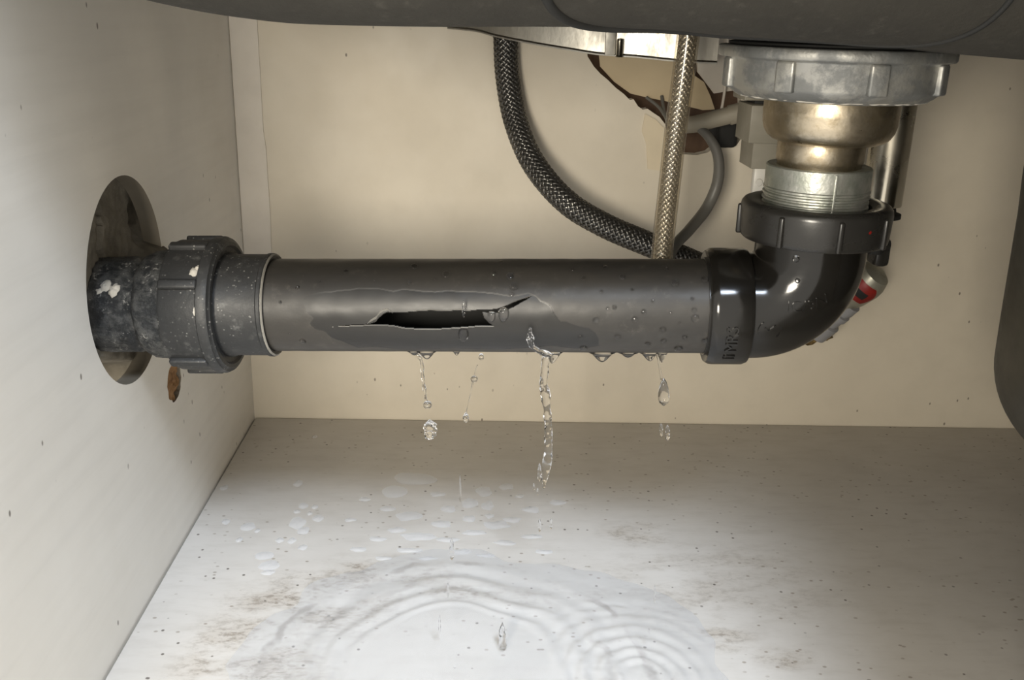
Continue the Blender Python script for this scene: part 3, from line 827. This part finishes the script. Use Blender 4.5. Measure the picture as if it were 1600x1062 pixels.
# ---------------------------------------------------------------- the cracked pipe
PR = 0.0252
dp = thing('cracked_pipe', 'long dark grey drain pipe split open by a ragged crack', 'pipe', tuple(pax(0.0)))
def hit(px, py, R=PR):
    """(distance along the axis, angle above the front) where the view ray meets the pipe"""
    r = ray(px, py).normalized(); w = CAM - A
    rd = r - E1 * r.dot(E1); wd = w - E1 * w.dot(E1)
    a = rd.dot(rd); b = 2 * rd.dot(wd); c = wd.dot(wd) - R * R
    D = b * b - 4 * a * c
    t = (-b - math.sqrt(max(D, 0))) / (2 * a)
    p = CAM + r * t; q = p - A
    return q.dot(E1), math.atan2(q.dot(E2), q.dot(E3)), p
def pip(s, th, r): return A + E1 * s + (E3 * math.cos(th) + E2 * math.sin(th)) * r
CRACK = [(519, 510.6), (535, 509), (550, 507.3), (566, 507), (575, 506.3), (581, 505), (587, 502.5), (590, 498), (595, 494), (600, 489.5), (606, 487.6), (612, 489), (619, 488.3), (632, 488.6), (644, 487), (658, 486.4),
         (672, 485.2), (686, 485.8), (700, 486), (716, 485.2), (730, 486.6), (744, 484.7), (755, 484), (766, 484.2), (778, 482.5), (785, 480), (791, 477.5), (798, 474.5), (806, 470.4), (818, 466), (831, 461.6),
         (822, 467.5), (813, 472.5), (802, 479), (794, 483), (785, 486), (775, 489), (764, 489.3), (753, 487), (756, 496), (763, 503.5), (772, 510),
         (760, 510.2), (744, 510.2), (728, 511.8), (712, 513), (690, 514.3), (666, 515), (648, 514.2), (631, 513), (620, 510.5), (612, 509.2), (600, 508.4), (587, 508.2), (570, 508.6), (550, 509.4), (535, 510.4)]
PEEL = [(470, 471), (480, 462), (500, 457), (516, 456), (530, 453.5), (545, 453), (560, 450), (575, 451), (590, 450.5), (604, 453), (615, 455), (628, 452), (640, 452.5), (655, 454.5), (680, 456), (700, 454), (720, 455.5), (745, 456),
        (770, 458), (800, 463), (826, 458), (838, 463), (845, 470), (853, 473), (860, 478), (864, 486), (868, 493), (876, 503), (884, 502.5), (892, 506), (905, 510), (920, 513), (930, 520), (936, 530), (936, 540), (905, 545), (860, 540), (780, 546), (700, 544), (640, 547), (590, 541), (560, 543), (535, 533), (518, 528), (508, 518), (492, 514), (484, 506), (490, 497), (480, 489), (477, 480)]
crk = [hit(*p)[:2] for p in CRACK]; pel = [hit(*p)[:2] for p in PEEL]
s0 = (pax(-0.120) - A).length; s1 = (pax(0.136) - A).length
sa = min(c[0] for c in pel) - 0.002; sb_ = max(c[0] for c in pel) + 0.002
ss = list(np.linspace(s0, sa, 30, endpoint=False)) + list(np.linspace(sa, sb_, 430, endpoint=False)) + list(np.linspace(sb_, s1, 50))
ta_ = min(c[1] for c in pel) - 0.03; tb_ = max(c[1] for c in pel) + 0.03
tt = list(np.linspace(ta_, tb_, 110, endpoint=False)) + list(np.linspace(tb_, ta_ + 2 * PI, 90, endpoint=False))
V = []; nt_ = len(tt)
for s in ss:
    for th in tt:
        r = PR
        if sa < s < sb_ and ta_ < th < tb_ and inside((s, th), pel): r -= 0.00014 * sm(sa + 0.002, sa + 0.022, s) * sm(ta_ + 0.03, ta_ + 0.22, th)
        r += 0.00012 * noise.noise(Vector((s * 120, math.cos(th) * 3, math.sin(th) * 3)))
        V.append(pip(s, th, r))
Fc = []
for i in range(len(ss) - 1):
    for k in range(nt_):
        k2 = (k + 1) % nt_
        if k2 and sa < ss[i] < sb_ and inside(((ss[i] + ss[i + 1]) / 2, (tt[k] + tt[k2]) / 2), crk): continue
        a, b = i * nt_ + k, i * nt_ + k2
        Fc.append((a, b, b + nt_, a + nt_))
tubeo = mesh('pipe_wall', V, Fc, [M_pipe, M_pipe_torn, M_rubber, M_peel, M_pipe_torn, M_rubber], dp)
for pg in tubeo.data.polygons:
    q_ = Vector(pg.center) - A; th_ = math.atan2(q_.dot(E2), q_.dot(E3))
    if sa < q_.dot(E1) < sb_ and ta_ < th_ < tb_ and inside((q_.dot(E1), th_), pel): pg.material_index = 3
md = tubeo.modifiers.new('wall', 'SOLIDIFY'); md.thickness = 0.0013; md.offset = -1; md.material_offset_rim = 1; md.material_offset = 2
if tubeo.data.polygons[0].normal.dot(Vector(tubeo.data.polygons[0].center) - pip(ss[0], 0, 0)) < 0:
    tubeo.data.flip_normals()

# curled torn flakes on the rim of the crack
def flake(pxs, name, h):
    V = []; Fc = []
    for i, (x, y, up_) in enumerate(pxs):
        s, th, p = hit(x, y)
        V.append(pip(s, th, PR - 0.0006)); V.append(pip(s, th + up_, PR + h * (0.6 + 0.6 * noise.noise(Vector((x, y, 1)))))); V.append(pip(s, th + up_ * 1.6, PR - 0.0004))
    for i in range(len(pxs) - 1):
        for j in range(3):
            a = i * 3 + j; b = i * 3 + (j + 1) % 3; Fc.append((a, b, b + 3, a + 3))
    return mesh(name, V, Fc, M_pipe_torn, dp, False)
flake([(574, 507, .02), (580, 504, .05), (588, 500, .06), (594, 492, .07), (600, 488, .06), (606, 486, .05), (611, 487, .02)], 'torn_flake', 0.0007)
flake([(644, 487, .02), (658, 486, .03), (672, 485, .025), (690, 486, .02), (715, 485, .03), (735, 486, .02)], 'torn_flake', 0.0003)

# ---------------------------------------------------------------- coupling at the wall
cp = thing('wall_coupling', 'grimy ribbed coupling where the cracked pipe enters the side wall', 'pipe fitting', tuple(pax(-0.15)))
def ax_lathe(name, prof, mat, parent, segs=120, fr=None, closed=True, deg=35):
    # prof in (radius, world X along the axis)
    return lathe(name, [(r, (x - A.x) / E1.x) for r, x in prof], A, E1, mat, parent, segs, (0, 0, 1), fr, closed, deg)
rg = lambda i, a, h: 0.0008 * noise.fractal(Vector((math.cos(a) * 4, math.sin(a) * 4, h * 160)), 0.8, 2, 4)
ax_lathe('wall_stub', [(0.022, -0.255), (0.0262, -0.255), (0.0262, -0.240), (0.0263, -0.225), (0.0264, -0.210), (0.0265, -0.197), (0.0262, -0.1900), (0.0258, -0.1872), (0.0238, -0.1860), (0.0238, -0.1832), (0.0268, -0.1822), (0.0290, -0.1795), (0.0296, -0.1740), (0.0297, -0.1660), (0.0297, -0.158), (0.022, -0.158)], M_stub, cp, 120, rg, True, 60)
cn = ax_lathe('coupling_nut', [(0.0270, -0.1655), (0.0350, -0.1650), (0.0356, -0.1635), (0.0357, -0.1450), (0.0372, -0.1440), (0.0374, -0.1405), (0.0366, -0.1388), (0.0350, -0.1382), (0.0345, -0.1375), (0.0325, -0.1372), (0.0315, -0.1385), (0.0270, -0.1390)], M_coup, cp, 140)
nx = (pax(-0.1545) - A).length
for k in range(8):
    th = math.radians(33 + 41 * k)
    c = A + E1 * nx
    Rm = Matrix((E1, E3 * math.cos(th) + E2 * math.sin(th), (E1).cross(E3 * math.cos(th) + E2 * math.sin(th)))).transposed().to_4x4()
    Rm.translation = c
    bevel_box('rib', (-0.0098, 0.0340, -0.0026), (0.0108, 0.0384, 0.0026), 0.0013, M_coup, cn, 3, Rm)
ax_lathe('sleeve', [(0.0253, -0.150), (0.0286, -0.150), (0.0285, -0.1365), (0.0277, -0.1345), (0.0277, -0.1165), (0.0283, -0.1158), (0.0283, -0.1142), (0.0276, -0.1135), (0.0253, -0.1135)], M_coup, cp, 120)
ax_lathe('sleeve_rim', [(0.0262, -0.1137), (0.0272, -0.1127), (0.0280, -0.1133), (0.0276, -0.1142)], M_pipe_torn, cp, 120, lambda i, a, h: 0.0003 * noise.noise(Vector((math.cos(a) * 12, math.sin(a) * 12, i))))
# lumps of plaster stuck on the fitting
def lump(name, p, nrm, r, h, mat, parent, seed):
    x, y, z = frame(nrm); V = []; Fc = []; n = 14; mR = 6
    V.append(Vector(p) + z * h)
    for i in range(1, mR + 1):
        f = i / mR
        for k in range(n):
            a = 2 * PI * k / n
            d = r * f * (1 + 0.45 * noise.noise(Vector((math.cos(a) * 1.6 + seed, math.sin(a) * 1.6, 2))))
            V.append(Vector(p) + (x * math.cos(a) + y * math.sin(a)) * d + z * (h * (1 - f * f) * (1 + 0.5 * noise.noise(Vector((a, f * 4, seed)))) - 0.0006 * f))
    for k in range(n): Fc.append((0, 1 + k, 1 + (k + 1) % n))
    for i in range(mR - 1):
        for k in range(n):
            a = 1 + i * n + k; b = 1 + i * n + (k + 1) % n; Fc.append((a, b, b + n, a + n))
    Fc.append(tuple(1 + (mR - 1) * n + k for k in range(n)))
    return mesh(name, V, Fc, mat, parent)
def on_axis(px, py, R):
    s, th, p = hit(px, py, R); return p, (E3 * math.cos(th) + E2 * math.sin(th))
for (px, py, R, r, h, sd) in ((303, 424, 0.0358, 0.0030, 0.0012, 1), (309, 419, 0.0358, 0.0022, 0.0014, 2), (306, 487, 0.0358, 0.0028, 0.0005, 3),
                              (164, 448, 0.0262, 0.0040, 0.0016, 4), (176, 455, 0.0262, 0.0034, 0.0016, 5), (155, 455, 0.0262, 0.0026, 0.0012, 6), (181, 449, 0.0262, 0.0025, 0.0014, 7), (231, 496, 0.027, 0.0022, 0.0010, 8)):
    p, nr = on_axis(px, py, R); lump('plaster_lump', p, nr, r, h, M_chalk, cp, sd)

# ---------------------------------------------------------------- water
ORD = ['first', 'second', 'third', 'fourth', 'fifth', 'sixth', 'seventh', 'eighth', 'ninth', 'tenth', 'eleventh', 'twelfth', 'thirteenth', 'fourteenth']
def ordinals(items, bands, from_left):
    """(index -> (band name, ordinal word)) for spots sorted across each height band"""
    out = {}
    for name, lo, hi in bands:
        row = sorted([i for i, it in enumerate(items) if lo <= it[1] < hi], key=lambda i: items[i][0], reverse=not from_left)
        for k, i in enumerate(row): out[i] = (name, ORD[k])
    return out
def bead(px, py, r, h=None, el=1.0, R=PR, seed=0):
    p, nr = on_axis(px, py, R)
    h = r * 0.55 if h is None else h
    x, y, z = frame(nr); V = []; Fc = []; n = 20; mR = 8
    V.append(Vector(p) + z * h)
    for i in range(1, mR + 1):
        f = math.sin(PI / 2 * i / mR); c = math.cos(PI / 2 * i / mR)
        for k in range(n):
            a = 2 * PI * k / n
            d = r * f * (1 + 0.10 * noise.noise(Vector((math.cos(a) + px, math.sin(a) + py, 2))))
            st_ = el if math.cos(a) < 0 else 1.0
            V.append(Vector(p) + x * (math.cos(a) * d * st_) + y * (math.sin(a) * d) + z * (h * c - 0.0003 * (i == mR)))
    for k in range(n): Fc.append((0, 1 + k, 1 + (k + 1) % n))
    for i in range(mR - 1):
        for k in range(n):
            a = 1 + i * n + k; b = 1 + i * n + (k + 1) % n; Fc.append((a, b, b + n, a + n))
    Fc.append(tuple(1 + (mR - 1) * n + k for k in range(n)))
    return mesh('water_bead', V, Fc, M_water)

PX = 0.00035                                       # metres per photo pixel at the pipe
right_beads = [(972, 433, 5), (912, 435, 4), (895, 421, 4), (945, 417, 4), (1055, 442, 6), (1102, 436, 6), (960, 480, 3.5), (950, 482, 3), (1006, 487, 4),
               (992, 499, 4.5), (1086, 497, 6), (931, 500, 4.5), (1036, 515, 5), (965, 526, 5), (1012, 537, 4.5), (1037, 532, 4.5), (1070, 527, 4), (1103, 532, 6),
               (907, 526, 4), (1042, 420, 3.5), (1082, 466, 3), (1085, 484, 4), (988, 452, 2.5), (1020, 470, 2.5), (940, 455, 2.5), (1062, 505, 2.5), (1048, 488, 2)]
od = ordinals(right_beads, (('upper', 0, 450), ('middle', 450, 495), ('lower', 495, 999)), False)
for i, (x, y, r) in enumerate(right_beads):
    tag(bead(x, y, r * PX), '%s bead from the elbow in the %s row on the pipe' % (od[i][1], od[i][0]), 'water drop', 'beads on the right half of the pipe')
left_beads = [(540, 424, 4), (640, 442, 4), (465, 449, 3), (473, 533, 5), (772, 427, 4), (500, 440, 2), (438, 472, 2.5), (452, 521, 2), (585, 437, 2), (680, 436, 2)]
od = ordinals(left_beads, (('upper', 0, 460), ('lower', 460, 999)), True)
for i, (x, y, r) in enumerate(left_beads):
    tag(bead(x, y, r * PX), '%s bead from the coupling in the %s row on the pipe' % (od[i][1], od[i][0]), 'water drop', 'beads on the left half of the pipe')
for (x, y, r, e, lab) in ((647, 416, 6, 1.1, 'round water bead near the top edge of the pipe, above the crack'),
                          (697, 428, 6, 1.3, 'round water bead on the pipe straight above the middle of the crack'),
                          (803, 447, 7, 1.0, 'wide glinting water bead above the thin right tip of the crack'),
                          (800, 459, 4, 1.3, 'small water bead just under the wide glinting bead at the crack tip'),
                          (797, 431, 6, 1.2, 'flat water bead high on the pipe above the crack tip'),
                          (783, 409.5, 4, 1.0, 'tiny water bead sitting on the top edge of the pipe'),
                          (1060, 544, 7, 1.1, 'round water bead at the lower edge of the pipe near the elbow'),
                          (912, 544, 6, 1.0, 'flat water bead low on the pipe right of the main stream'),
                          (724, 520, 8, 2.0, 'large drop hanging below the lower lip of the crack'),
                          (787, 488, 8, 1.8, 'large drop hanging from the right end of the crack'),
                          (768, 492, 6, 1.8, 'dim drop clinging to the right lip of the crack'),
                          (1109, 548, 6, 1.0, 'water drop at the foot of the elbow socket')):
    tag(bead(x, y, r * PX, el=e), lab, 'water drop')
p, nr = on_axis(1247, 404, RT)
# drops sitting on the elbow
def bead_at(p, nr, r, lab):
    global hit
    x, y, z = frame(nr); V = []; Fc = []; n = 18; mR = 6
    V.append(p + z * r * 0.6)
    for i in range(1, mR + 1):
        f = math.sin(PI / 2 * i / mR); c = math.cos(PI / 2 * i / mR)
        for k in range(n):
            a = 2 * PI * k / n; V.append(p + (x * math.cos(a) + y * math.sin(a)) * r * f + z * (r * 0.6 * c - 0.0003 * (i == mR)))
    for k in range(n): Fc.append((0, 1 + k, 1 + (k + 1) % n))
    for i in range(mR - 1):
        for k in range(n):
            a = 1 + i * n + k; b = 1 + i * n + (k + 1) % n; Fc.append((a, b, b + n, a + n))
    Fc.append(tuple(1 + (mR - 1) * n + k for k in range(n)))
    return tag(mesh('water_bead', V, Fc, M_water), lab, 'water drop')
for (x, y, r, lab) in ((1244, 404, 0.0018, 'tiny round bead at the top of the elbow under the union nut'), (1246, 438, 0.0014, 'tiny round bead in the middle of the elbow above the lettering')):
    pl = on_bend(x, y, 0); p = pl(0, 0, 0); nr = (pl(0, 0, 0.001) - p).normalized(); bead_at(p, nr, r, lab)

# drips hanging from the lowest line of the pipe
def hanging(px, w, h, lab, skew=0.0):
    s, th, p = hit(px, 540); c = pip(s, -PI / 2 + 0.16, PR)
    w *= 1.25; h += 0.0016
    V = []; Fc = []; n = 24; mR = 10
    V.append(c - E2 * h + E1 * skew * w)
    for i in range(1, mR + 1):
        f = i / mR; zz = h * (math.cos(PI * f) * 0.5 + 0.5)
        for k in range(n):
            a = 2 * PI * k / n
            dx = math.cos(a) * w * f; dy = math.sin(a) * min(w, 0.008) * f
            lift = PR - math.sqrt(PR * PR - dy * dy)
            V.append(c + E1 * (dx + skew * w * (1 - f)) + E3 * dy - E2 * (zz - lift) + E2 * (0.0004 if i == mR else 0))
    for k in range(n): Fc.append((0, 1 + k, 1 + (k + 1) % n))
    for i in range(mR - 1):
        for k in range(n):
            a = 1 + i * n + k; b = 1 + i * n + (k + 1) % n; Fc.append((a, b, b + n, a + n))
    Fc.append(tuple(1 + (mR - 1) * n + k for k in range(n)))
    return tag(mesh('hanging_drip', V, Fc, M_water), lab, 'water drop')
hanging(943, 18 * PX, 0.0042, 'widest drip hanging under the pipe between the main stream and elbow')
hanging(985, 14 * PX, 0.0016, 'shallow drip under the pipe just right of the widest drip')
hanging(1018, 13 * PX, 0.0036, 'drip hanging under the pipe directly above the pear-shaped falling drop', 0.2)
hanging(1040, 8 * PX, 0.0044, 'small round drip under the pipe right of the pear-shaped drop')
hanging(660, 14 * PX, 0.0032, 'small pointed drip under the pipe at the leftmost stream')
hanging(640, 10 * PX, 0.0010, 'very shallow drip left of the leftmost stream')
hanging(708, 6 * PX, 0.0009, 'tiny shallow drip under the middle of the pipe')
hanging(866, 12 * PX, 0.0052, 'dark pointed drip where the main stream leaves the pipe', -0.3)

WY = 0.500                                          # depth of the falling water, right under the pipe
def drop(pts, radii, lab, Y=WY, name='falling_drop', lump_=0.0, n=36, cat='water drop', group=None, seed=0):
    P, L = smooth_path([atY(x, y, Y) for x, y in pts], n)
    rr = np.interp(np.linspace(0, len(radii) - 1, n + 1), range(len(radii)), radii) * PX
    sg = 18; V = []; Fc = []; fr = path_frames(P)
    for i, p in enumerate(P):
        for k in range(sg):
            a = 2 * PI * k / sg
            j = 1 + lump_ * noise.fractal(Vector((math.cos(a) * 1.3 + seed, math.sin(a) * 1.3, i * 5.5 / n * max(1, L / 0.03))), 0.8, 2, 3)
            V.append(p + (fr[i][0] * math.cos(a) + fr[i][1] * math.sin(a)) * max(rr[i] * j, 0.00004))
    for i in range(n):
        for k in range(sg):
            a, b = i * sg + k, i * sg + (k + 1) % sg; Fc.append((a, b, b + sg, a + sg))
    Fc.append(tuple(range(sg))); Fc.append(tuple(n * sg + k for k in range(sg)))
    return tag(mesh(name, V, Fc, M_water), lab, cat, group)
def ball(x, y, rx, ry, lab, lump_=0.0, tip=0.0, seed=0, Y=WY, group=None):
    n = 9; pts = []; rad = []
    for k in range(n):
        t = k / (n - 1); pts.append((x, y - ry + 2 * ry * t))
        rad.append(rx * math.sqrt(max(1 - (2 * t - 1) ** 2, 0.0004)) * (1 - tip * (1 - t)))
    return drop(pts, rad, lab, Y, 'falling_drop', lump_, 28, 'water drop', group, seed)
drop([(650, 551), (658, 562), (660, 580), (662, 600), (665, 622), (667, 632)], [1.2, 3.4, 1.8, 3.0, 1.6, 2.8, 1.6, 3.0, 1.4, 2.4, 1.5], 'thin beaded leftmost stream of water under the pipe', name='water_stream', lump_=0.35, n=90, cat='water stream')
ball(668, 632, 7, 6.5, 'round drop at the lower end of the leftmost stream')
ball(672, 671, 12, 16, 'ragged white splash of a drop below the leftmost stream', 0.55, 0.3, 3)
ball(752, 557, 5, 5.5, 'uppermost drop of the thin middle trickle', 0, 0.3)
ball(741, 592, 5.5, 5.5, 'second drop down the thin middle trickle', 0.1)
drop([(746, 570), (740, 592), (736, 612), (732, 630), (728, 646)], [0.5, 1.2, 0.5, 1.4, 0.5, 1.0, 0.6, 1.2], 'hair-thin thread of water linking the middle trickle drops', name='water_thread', lump_=0.3, n=60, cat='water stream')
ball(728, 652, 6, 8, 'lowest drop of the thin middle trickle', 0.2, 0.4)
drop([(857, 549), (853, 565), (850, 590), (852, 615), (856, 650), (857, 690), (856, 715), (852, 738), (850, 762)], [8, 6.5, 6, 5.5, 7, 6, 6.5, 5.5, 6.5, 6, 7, 7.5, 5.5, 2], 'main stream of water pouring from the pipe', name='water_stream', lump_=0.30, n=150, cat='water stream', seed=5)
ball(846, 600, 4.5, 13, 'side drop clinging to the upper main stream', 0.25, 0.4, 2)
ball(843, 738, 3.2, 15, 'curled sliver at the left of the main stream tail', 0.35, 0.2, 6)
ball(834, 760, 1.6, 6, 'small sliver of water left of the main stream end', 0.2, 0.2, 1)
ball(840, 768, 1.8, 6, 'lower sliver of water below the main stream end', 0.2, 0.2, 2)
drop([(829, 512), (828, 524), (830, 538), (836, 545), (850, 552), (862, 556)], [1.5, 3.5, 5.0, 3.0, 4.0, 4.5, 3], 'glinting splash running down the pipe into the main stream', Y=0.468, name='water_trickle', lump_=0.6, n=60, cat='water stream', seed=3)
drop([(724, 470), (724, 482), (724.5, 496)], [1.0, 1.8, 1.2, 2.2, 0.8], 'thin thread of water crossing the upper lip of the crack', Y=0.470, name='water_thread', lump_=0.3, n=30, cat='water stream')
drop([(1027, 552), (1030, 570), (1034, 592)], [3, 1.4, 1.4, 1.8, 2.2], 'thin neck of water above the pear-shaped falling drop', name='water_thread', lump_=0.1, n=40, cat='water stream')
ball(1037, 612, 12, 22, 'large pear-shaped drop falling under the right end of the pipe', 0.05, 0.55, 4)
ball(1033, 672, 3, 11, 'left sliver of the pair below the pear-shaped drop', 0.3, 0.2, 5)
ball(1043, 676, 4, 13, 'right sliver of the pair below the pear-shaped drop', 0.3, 0.2, 8)
YW2 = 0.475
ball(719, 763, 1.6, 22, 'long hair-thin falling streak above the floor drops', 0.1, 0.2, 1, YW2)
ball(706, 857, 4.5, 18, 'slender falling drop above the puddle, left of centre', 0.25, 0.5, 2, YW2)
ball(843, 820, 3.2, 11, 'left bright sliver of the pair below the main stream', 0.3, 0.5, 3, YW2)
ball(861, 818, 2.2, 9, 'right bright sliver of the pair below the main stream', 0.3, 0.3, 4, YW2)
ball(700, 921, 2.0, 12, 'thin falling streak over the outer puddle ring', 0.2, 0.3, 5, 0.455)
ball(687, 975, 2.0, 15, 'thin falling streak over the inner puddle, left', 0.2, 0.3, 6, 0.45)
ball(785, 995, 9, 24, 'bright pointed drop about to hit the middle of the puddle', 0.35, 0.7, 7, 0.45)
ball(1023, 928, 1.6, 15, 'thin falling streak at the right side of the puddle', 0.2, 0.3, 8, 0.455)
ball(1014, 990, 1.4, 9, 'lowest thin streak at the right side of the puddle', 0.2, 0.3, 9, 0.45)

# puddle on the floor with ripple rings
C1 = Vector((-0.012, 0.4335)); C2 = Vector((0.088, 0.428))
def puddle_edge(a):
    v = Vector((math.cos(a), math.sin(a), 0))
    r = 0.120 + 0.030 * max(math.cos(a), 0) ** 2 + 0.018 * noise.noise(v * 1.7 + Vector((1, 2, 0))) + 0.010 * noise.noise(v * 5 + Vector((4, 2, 0))) + 0.002 * noise.noise(v * 9)
    return r
def puddle_h(x, y):
    wv = noise.noise(Vector((x * 26, y * 26, 0)))
    w2 = noise.noise(Vector((x * 75, y * 95, 2)))
    w3 = noise.noise(Vector((x * 190, y * 230, 4)))
    d1 = math.hypot(x - C1.x, y - C1.y) + 0.005 * wv + 0.0012 * w2
    d2 = math.hypot(x - C2.x, y - C2.y) + 0.004 * wv + 0.0010 * w2
    out = sm(0.052, 0.062, d1)
    h = 0.0
    env1 = sm(0.050, 0.060, d1) * sm(0.128, 0.080, d1) * (0.35 + 0.9 * abs(noise.noise(Vector((x * 14, y * 14, 7)))) * 1.6)
    h += 0.00125 * env1 * math.sin(2 * PI * (d1 - 0.054) / (0.010 + 0.10 * max(d1 - 0.054, 0)) + 1.2 * wv)
    env2 = sm(0.080, 0.030, d2) * sm(0.004, 0.012, d2) * out
    h += 0.00065 * env2 * math.sin(2 * PI * d2 / 0.0095)
    h += (0.00055 * w2 + 0.00030 * w3) * out * (0.5 + sm(0.03, 0.09, x)) + 0.00004 * wv
    return h
V = []; Fc = []; na, nr_ = 420, 190
V.append(Vector((C1.x, C1.y, 0.0009)))
for i in range(1, nr_ + 1):
    f = i / nr_
    for k in range(na):
        a = 2 * PI * k / na; r = puddle_edge(a) * f
        x = C1.x + r * math.cos(a); y = C1.y + r * math.sin(a)
        edge = 1 - f ** 6
        V.append(Vector((x, y, 0.00012 + (0.0020 + puddle_h(x, y)) * edge)))
for k in range(na): Fc.append((0, 1 + k, 1 + (k + 1) % na))
for i in range(nr_ - 1):
    for k in range(na):
        a = 1 + i * na + k; b = 1 + i * na + (k + 1) % na; Fc.append((a, b, b + na, a + na))
pd = face_up(mesh('puddle', V, Fc, M_film))
tag(pd, 'clear puddle with ripple rings spreading on the cabinet floor', 'puddle')

# drops and small pools lying on the floor
def pool(px, py, rx, ry, lab, group=None, h=0.00045, seed=0, rot=0.0, jag=0.25):
    c = atZ(px, py, 0.0); n = 28; mR = 6; V = []; Fc = []
    d = (c - CAM).length; mx = rx * d / F_PX; my = ry * d / F_PX / max(0.25, (CAM_Z / d))
    V.append(c + Vector((0, 0, h)))
    for i in range(1, mR + 1):
        f = i / mR
        for k in range(n):
            a = 2 * PI * k / n
            j = 1 + jag * noise.noise(Vector((math.cos(a) * 1.2 + seed, math.sin(a) * 1.2 + seed * 1.7, 1)))
            X = math.cos(a) * mx * f * j; Y = math.sin(a) * my * f * j
            V.append(c + Vector((X * math.cos(rot) - Y * math.sin(rot), X * math.sin(rot) + Y * math.cos(rot), h * (1 - f ** 2) ** 1.5 + 0.00008)))
    for k in range(n): Fc.append((0, 1 + k, 1 + (k + 1) % n))
    for i in range(mR - 1):
        for k in range(n):
            a = 1 + i * n + k; b = 1 + i * n + (k + 1) % n; Fc.append((a, b, b + n, a + n))
    return tag(face_up(mesh('floor_drop', V, Fc, M_blot)), lab, 'water drop', group)
lefts = [(466, 755, 7, 5), (474, 790, 7, 5), (492, 792, 5, 3.5), (497, 810, 8, 5), (465, 817, 12, 9), (353, 815, 6, 4), (402, 829, 4, 3), (374, 843, 5, 3.5),
                                    (437, 844, 6, 4), (456, 845, 6, 4.5), (473, 855, 7, 4), (464, 799, 5, 3), (484, 802, 4, 3), (492, 682, 4, 2.5), (350, 762, 6, 4), (413, 868, 14, 6), (420, 884, 16, 7), (419, 894, 10, 4)]
od = ordinals(lefts, (('rearmost', 0, 770), ('middle', 770, 835), ('nearest', 835, 999)), True)
for i, (x, y, rx, ry) in enumerate(lefts):
    pool(x, y, rx, ry, '%s floor drop from the left wall in the %s row of the left scatter' % (od[i][1], od[i][0]), 'drops on the left part of the floor', seed=i)
pool(387, 823, 11, 6, 'largest white drop of the scatter near the left wall', seed=31)
pool(474, 829, 9, 5.5, 'bright oval drop at the lower end of the left drop cluster', seed=32)
pool(648, 748, 34, 9, 'longest water blot on the floor behind the puddle', seed=33, rot=-0.25)
pool(617, 768, 20, 9, 'boxy water blot left of and below the longest blot', seed=34, jag=0.15)
mids = [(757, 768, 13, 8), (791, 761, 11, 5), (735, 786, 13, 7), (762, 790, 9, 7), (872, 785, 13, 4), (830, 796, 13, 5), (638, 806, 20, 7), (776, 820, 20, 6), (684, 772, 12, 4), (700, 795, 12, 5), (655, 838, 26, 6), (606, 795, 12, 4),
        (733, 810, 10, 5), (765, 806, 7, 4), (800, 812, 14, 4), (690, 818, 16, 5), (620, 828, 14, 4), (740, 832, 18, 4), (590, 842, 13, 3.5), (700, 843, 17, 4), (790, 848, 17, 4), (640, 860, 20, 4), (560, 858, 13, 3.5), (722, 862, 14, 4),
        (830, 838, 16, 3.5), (850, 862, 14, 3.5), (760, 868, 14, 3), (600, 872, 14, 3), (548, 812, 9, 3), (570, 780, 9, 3), (812, 775, 7, 3), (668, 872, 13, 3)]
od = ordinals(mids, (('rearmost', 0, 783), ('second', 783, 815), ('third', 815, 850), ('nearest', 850, 999)), True)
for i, (x, y, rx, ry) in enumerate(mids):
    pool(x, y, rx, ry, '%s flat water blot from the left in the %s row behind the puddle' % (od[i][1], od[i][0]), 'blots behind the puddle', h=0.0004, seed=50 + i, rot=0.25 * noise.noise(Vector((i, 0, 1))), jag=0.4)

bpy.context.view_layer.update()
